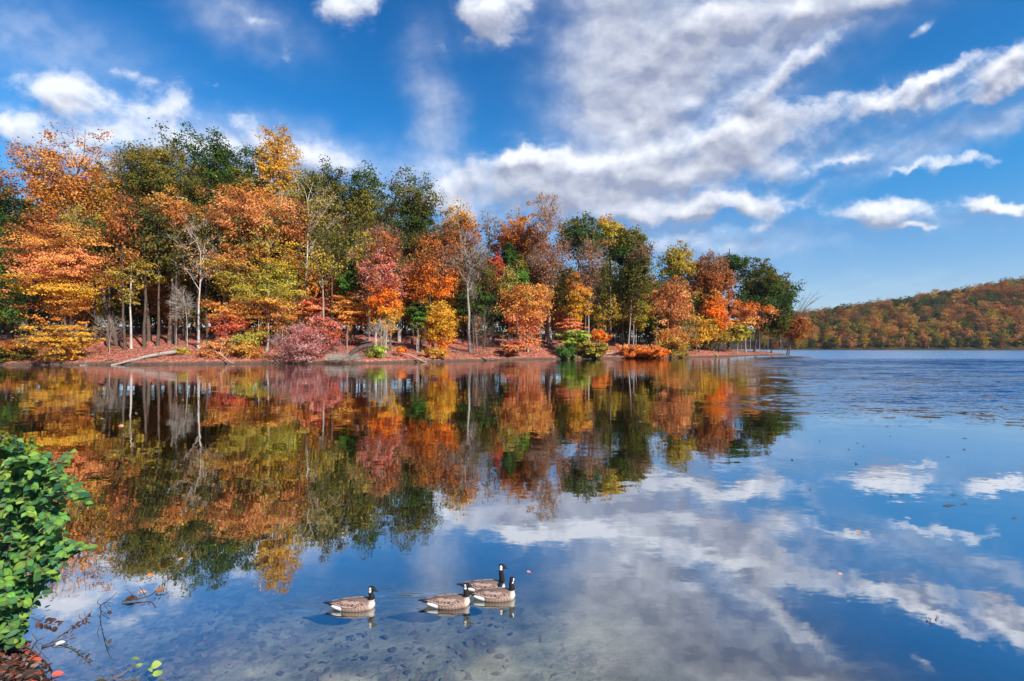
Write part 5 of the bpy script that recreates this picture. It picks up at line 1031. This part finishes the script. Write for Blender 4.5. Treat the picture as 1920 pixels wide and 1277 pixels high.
def near_litter():
    rng = np.random.RandomState(31); n = 6500; x = rng.uniform(-7.6, -4.3, n); y = rng.uniform(4.6, 7.2, n); d = sdist(NEAR, x, y); k = d > -.03; x, y, d = x[k], y[k], d[k]
    z = gh(x, y)+.015+rng.uniform(0, .05, len(x)); pos = np.stack([x, y, z], 1); m = len(x)
    leaf_set(rng, pos, rng.normal(size=(m, 3))*[1, 1, .25], rng.normal(size=(m, 3))*.75+[0, 0, 1], rng.uniform(.035, .085, m), [(.06,.04,.04),(.13,.045,.035),(.09,.06,.055),(.42,.08,.04),(.17,.14,.13),(.04,.025,.02),(.03,.025,.025),(.05,.035,.03)], leaf_flat, 'shore_leaves', None, (0, 0, 0), .35)['kind'] = 'stuff'
    o = bpy.data.objects['shore_leaves']; tag(o, 'red and brown wet leaves heaped on the near bank in the corner', 'fallen leaves')
    # sunken leaves on the lake bed close in
    n = 520; px = 60+rng.uniform(0, 1, n)**2.0*900; py = rng.uniform(1130, 1300, n); D = H*F/(py-HY); x = (px-CX)/F*D*1.08; y = D*1.08; k = sdist(NEAR, x, y) < -.25; x, y = x[k], y[k]; m = len(x)
    pos = np.stack([x, y, gh(x, y)+.02], 1)
    o = leaf_set(rng, pos, rng.normal(size=(m, 3))*[1, 1, .05], rng.normal(size=(m, 3))*.25+[0, 0, 1], rng.uniform(.04, .12, m), [(.12,.105,.09),(.20,.17,.14),(.085,.08,.07),(.22,.16,.12),(.15,.13,.11)], leaf_flat, 'sunken_leaves', None, (0, 0, 0), .3)
    tag(o, 'sunken leaves lying on the shallow lake bed', 'sunken leaves', kind='stuff')
leaf_flat = leaf_material('dead_leaf', .15)
near_litter()
def stick(name, label, cat, pts, r, bark='dark', side=(), leaves=(), group=None, leafpal=None, seed=0):
    pts = [np.array(p, float) for p in pts]; b = pts[0]; rng = np.random.RandomState(seed+77); root = empty(name, tuple(b), label, cat, group)
    P = catmull([p-b for p in pts], 9); v, f = tubes(P[None], np.linspace(r, r*.45, 9)[None], 6); mesh_np('stem', v, f, BARK[bark], root, smooth=True)
    if len(side):
        Q = []
        for (i, e) in side: e = np.array(e, float)-b; Q.append(catmull([P[i], (P[i]+e)/2+rng.normal(size=3)*.012, e], 5))
        v, f = tubes(np.array(Q), np.tile(np.linspace(r*.6, r*.3, 5), (len(Q), 1)), 5); mesh_np('twigs', v, f, BARK[bark], root, smooth=True)
    if len(leaves):
        pos = np.array([l[0] for l in leaves], float)-b; dr = np.array([l[1] for l in leaves], float); sz = np.array([l[2] for l in leaves]); nn = rng.normal(size=(len(pos), 3))*.3+[0, -.4, 1]
        lp = leafpal or [(.05,.03,.025),(.10,.05,.04)]
        if len(pos) > 12: leaf_set(rng, pos, dr, nn, sz, lp, leaf_flat, 'seed_head', root, (0, 0, 0))['kind'] = 'stuff'
        else:
            for k in range(len(pos)): leaf_set(rng, pos[k:k+1], dr[k:k+1], nn[k:k+1], sz[k:k+1], lp, leaf_flat, 'leaf', root, (0, 0, 0))
    return root
def wp(px, py, z=0.0): return PXW(px, py, (H-z)*F/(py-HY))
stick('floating_branch','dark forked branch afloat with brown leaves caught on it, left of the geese','branch',[wp(228,1128,.02),wp(262,1122,.03),wp(283,1116,.05),wp(292,1108,.12)],.012,'dark',[(4,wp(262,1100,.14)),(2,wp(238,1105,.14))],[(wp(235,1124,.03),(1,.4,.1),.13),(wp(245,1121,.04),(1,-.2,.1),.10)],seed=1)
stick('weed_stem','thin upright forked twig standing in the near water','twig',[wp(190,1150,-.02),wp(188,1136,.10),PXW(203,1126,6.2),PXW(219,1111,6.2)],.007,'dark',[(3,PXW(187,1122,6.35)),(4,PXW(206,1150,6.1)),(1,wp(205,1162,.0)),(4,PXW(214,1133,6.2))],[(PXW(200,1133,6.2),(.7,0,-.5),.05),(PXW(203,1146,6.2),(.6,0,-.6),.05)],seed=2)
fr = []
for k in range(5):
    fr.append((PXW(70+k*8, 1166+k*2.2, 5.6), (.1, 0, -1), .075)); fr.append((PXW(76+k*8, 1163+k*2.2, 5.6), (.9, 0, .55), .08))
stick('dead_frond','dark feather shaped dead leaf stalk hanging below the green bush','dead leaf',[PXW(58,1158,5.6),PXW(80,1166,5.6),PXW(104,1172,5.6)],.006,'dark',[],fr,seed=3)
wd = []; rg = np.random.RandomState(9)
for k in range(46):
    t = rg.uniform(); wd.append((PXW(118+52*t+rg.normal()*2, 1192-34*t+rg.normal()*2.5, 5.95), rg.normal(size=3)+[.3,0,.6], rg.uniform(.018,.04)))
stick('weed_stem','dark seeded weed stalk lying over the water right of the green bush','weed',[PXW(108,1196,5.9),PXW(135,1178,5.95),PXW(158,1160,5.95),PXW(172,1146,5.95)],.008,'dark',[(5,PXW(150,1150,5.95)),(6,PXW(160,1148,5.95)),(7,PXW(168,1170,5.95)),(5,PXW(172,1168,5.95))],wd,seed=4)
stick('floating_stick','straight dark stick lying in the near water below the weed stalk','stick',[wp(78,1213,.01),wp(102,1203,.02),wp(128,1195,.02)],.010,'dark',[(3,wp(110,1196,.05))],seed=5)
stick('floating_stick','thin straight stick in the water right of the straight dark stick','stick',[wp(130,1196,.01),wp(145,1192,.01)],.006,'brown',seed=6)
stick('shore_twigs','tangle of dark bare twigs at the edge of the near bank','twigs',[wp(28,1250,.05),wp(50,1232,.15),wp(66,1205,.12),wp(82,1196,.05)],.009,'dark',[(2,wp(30,1212,.2)),(3,wp(70,1228,.1)),(4,wp(44,1206,.2)),(5,wp(86,1212,.05)),(6,wp(60,1188,.15)),(4,wp(84,1235,.05)),(2,wp(62,1256,.1)),(5,wp(94,1240,.02))],[(wp(82+rg.normal()*5,1252+rg.normal()*5,.03), rg.normal(size=3), .05) for k in range(9)],seed=7)
stick('water_weed','brown weed stem with yellow green leaves at the bottom left of the water','weed',[wp(180,1272,.0),wp(215,1270,.03),wp(240,1256,.06),wp(250,1240,.1)],.007,'brown',[(3,wp(200,1252,.06)),(5,wp(222,1262,.05)),(6,wp(262,1248,.08)),(7,wp(255,1262,.05)),(2,wp(262,1275,.02))],[(wp(181,1256,.06),(.7,.3,.3),.07),(wp(246,1236,.12),(1,.2,.25),.075),(wp(284,1248,.05),(1,.3,.1),.09),(wp(280,1252,.05),(.6,-.5,.1),.07),(wp(289,1268,.05),(.2,1,.1),.10),(wp(255,1250,.06),(.5,.5,.1),.06)],leafpal=[(.20,.30,.05),(.14,.20,.06),(.28,.34,.08)],seed=8)
stick('sunken_branch','long straight branch lying on the lake bed at the bottom left','branch',[np.array([*wp(238,1277)[:2],-.10]),np.array([*wp(270,1228)[:2],-.2]),np.array([*wp(300,1192)[:2],-.25])],.035,'grey',seed=9)
# single leaves afloat
def one_leaf(px, py, size, pal, label, ang=0.0, curl=.1):
    rng = np.random.RandomState(int(px)); p = wp(px, py, .02); root = p
    o = leaf_set(rng, np.zeros((1, 3)), np.array([[math.cos(ang), math.sin(ang), curl]]), np.array([[.1, -.3, 1.]]), np.array([size*.72]), [pal], leaf_flat, 'floating_leaf', None, tuple(p), .05)
    tag(o, label, 'leaf', 'single leaves afloat on the near water')
one_leaf(290,1110,.20,(.28,.12,.07),'largest brown curled leaf afloat just right of the dark forked branch',.5,.15)
one_leaf(258,1112,.15,(.45,.24,.18),'pale pinkish leaf afloat left of the brown curled leaf',.6,.1)
one_leaf(335,1049,.10,(.60,.34,.20),'pale tan leaf afloat in the dark reflection above the branch',.2)
one_leaf(276,1080,.13,(.62,.20,.06),'orange leaf afloat above the dark forked branch',.7)
one_leaf(320,1113,.05,(.30,.08,.05),'tiny brown leaf afloat right of the brown curled leaf',.3)
one_leaf(338,1110,.05,(.30,.08,.05),'tiny red brown leaf farthest right on the white reflection left of the geese',1.0)
one_leaf(96,1266,.16,(.50,.10,.07),'red leaf afloat at the bottom left beside the bank',.5,.05)
one_leaf(104,1208,.13,(.60,.57,.55),'white pale leaf afloat beside the straight dark stick',.4,.05)
one_leaf(84,1140,.09,(.75,.45,.40),'pink leaf caught just right of the green bush',1.2,.2)
one_leaf(988,1072,.09,(.55,.22,.14),'small reddish leaf afloat right of the long necked goose',.1)
one_leaf(1605,998,.14,(.42,.27,.19),'pale orange leaf afloat on the right water',0)
one_leaf(1573,1077,.09,(.55,.34,.28),'small pinkish leaf afloat at the lower right',.2)
one_leaf(222,798,.34,(.50,.24,.14),'pale orange leaf afloat far out in the dark left reflection',0)
FL = [(1780,948,27,.05,-4,'longest dark twig afloat on the right water'),(1808,946,16,.03,-5,'short dark twig just right of the longest twig'),(1902,972,13,.03,-4,'short dark twig near the right edge'),(1757,1160,20,.025,-12,'dark bent twig afloat at the lower right'),(1742,1167,9,.02,20,'small dark scrap beside the bent twig at the lower right'),(1691,929,9,.02,0,'dark speck of twig on the blue water left of the longest twig'),(1787,928,10,.02,5,'dark speck of twig above the longest twig'),(1663,800,9,.04,-3,'thin dark twig afloat in upper blue water below the ruffled patch'),(1688,799,6,.04,0,'small dark scrap beside the thin twig in upper blue water'),(1669,818,14,.03,-15,'slanting thin twig in upper blue water'),(1608,831,8,.03,-10,'dark scrap with curled end left in the blue water'),(1537,827,6,.04,-20,'small dark scrap near the reflected green tree'),(1592,843,6,.03,-6,'tiny scrap left below the curled scrap'),(1619,837,4,.03,0,'tiny scrap right of the curled scrap'),(1605,870,4,.05,80,'dark upright speck on the reflected cloud'),(1485,863,4,.06,80,'dark upright speck below the reflected green tree'),(1809,822,9,.04,0,'dark flat scrap at the right of the upper blue water'),(1808,843,7,.05,-4,'dark scrap under the flat scrap at the right'),(1863,787,6,.07,-10,'dark scrap at the lower edge of the ruffled patch'),(1778,857,7,.03,0,'faint flat scrap right of the reflected cloud'),(1614,754,5,.08,0,'dark scrap on the edge of the ruffled patch at left'),(1562,771,4,.10,40,'round dark speck left in upper blue water'),(1519,918,4,.03,10,'tiny dark speck on open blue reflection'),(1745,791,4,.05,0,'tiny speck high in the blue water'),(1670,931,4,.03,60,'tiny speck left of the longest twig')]
for i, (px, py, ln, th, ang, lb) in enumerate(FL):
    p = wp(px, py, .0); D = p[1]; L = ln/F*D; r = max(.006, th*.22 if ln < 30 else .022); a = R(ang)*3
    q = np.array([math.cos(a), -math.sin(a), 0])*L*.5
    rg = np.random.RandomState(i)
    side = [(4, p+q*.2+rg.normal(size=3)*L*.10+[0,0,abs(L)*.12+.02])] if i % 2 else [(5, p-q*.3+[0,0,.06])]
    stick('floating_twig', lb, 'twig', [p-q+[0,0,.004], p-q*.3+[0,0,.014]+rg.normal(size=3)*.006, p+q*.4+[0,0,.012], p+q+[0,0,.006]], r, 'dark', side, group='twigs and scraps afloat on the right water', seed=20+i)

# neighbours that would read alike are told apart by their order along the shore
def order_labels():
    by = {}
    for o in scene.objects:
        if o.parent is None and o.get('group') == 'trees deep in the wood': by.setdefault(o['label'], []).append(o)
    for lb, os_ in by.items():
        if len(os_) < 2: continue
        os_.sort(key=lambda o: o.location.x/o.location.y); n = len(os_)
        words = {2: ['left of two', 'right of two']}.get(n) or ['leftmost'] + [w_ + ' from left' for w_ in ('second', 'third', 'fourth', 'fifth', 'sixth')][:n-2] + ['rightmost']
        for o, w_ in zip(os_, words): o['label'] = lb + ', ' + w_
order_labels()

# ------------------------------------------------------------------ the air over the lake
def haze():
    m, n, out = new_mat('haze_air'); pv = n.n.new('ShaderNodeVolumePrincipled'); pv.inputs['Color'].default_value = (.80, .88, 1, 1); pv.inputs['Density'].default_value = 0.00005; pv.inputs['Anisotropy'].default_value = 0.2
    n.l.new(pv.outputs[0], out.inputs['Volume'])
    X = 7100; v = [(x, y, z) for x in (-X, X) for y in (-X, X) for z in (-5, 175)]
    f = [(0,1,3,2),(4,6,7,5),(0,4,5,1),(2,3,7,6),(0,2,6,4),(1,5,7,3)]
    me = bpy.data.meshes.new('haze'); me.from_pydata(v, [], f); me.materials.append(m); o = bpy.data.objects.new('haze', me); COL.objects.link(o); o['kind'] = 'stuff'; o['label'] = 'thin pale blue air over the lake'
scene.cycles.volume_bounces = 0
haze()
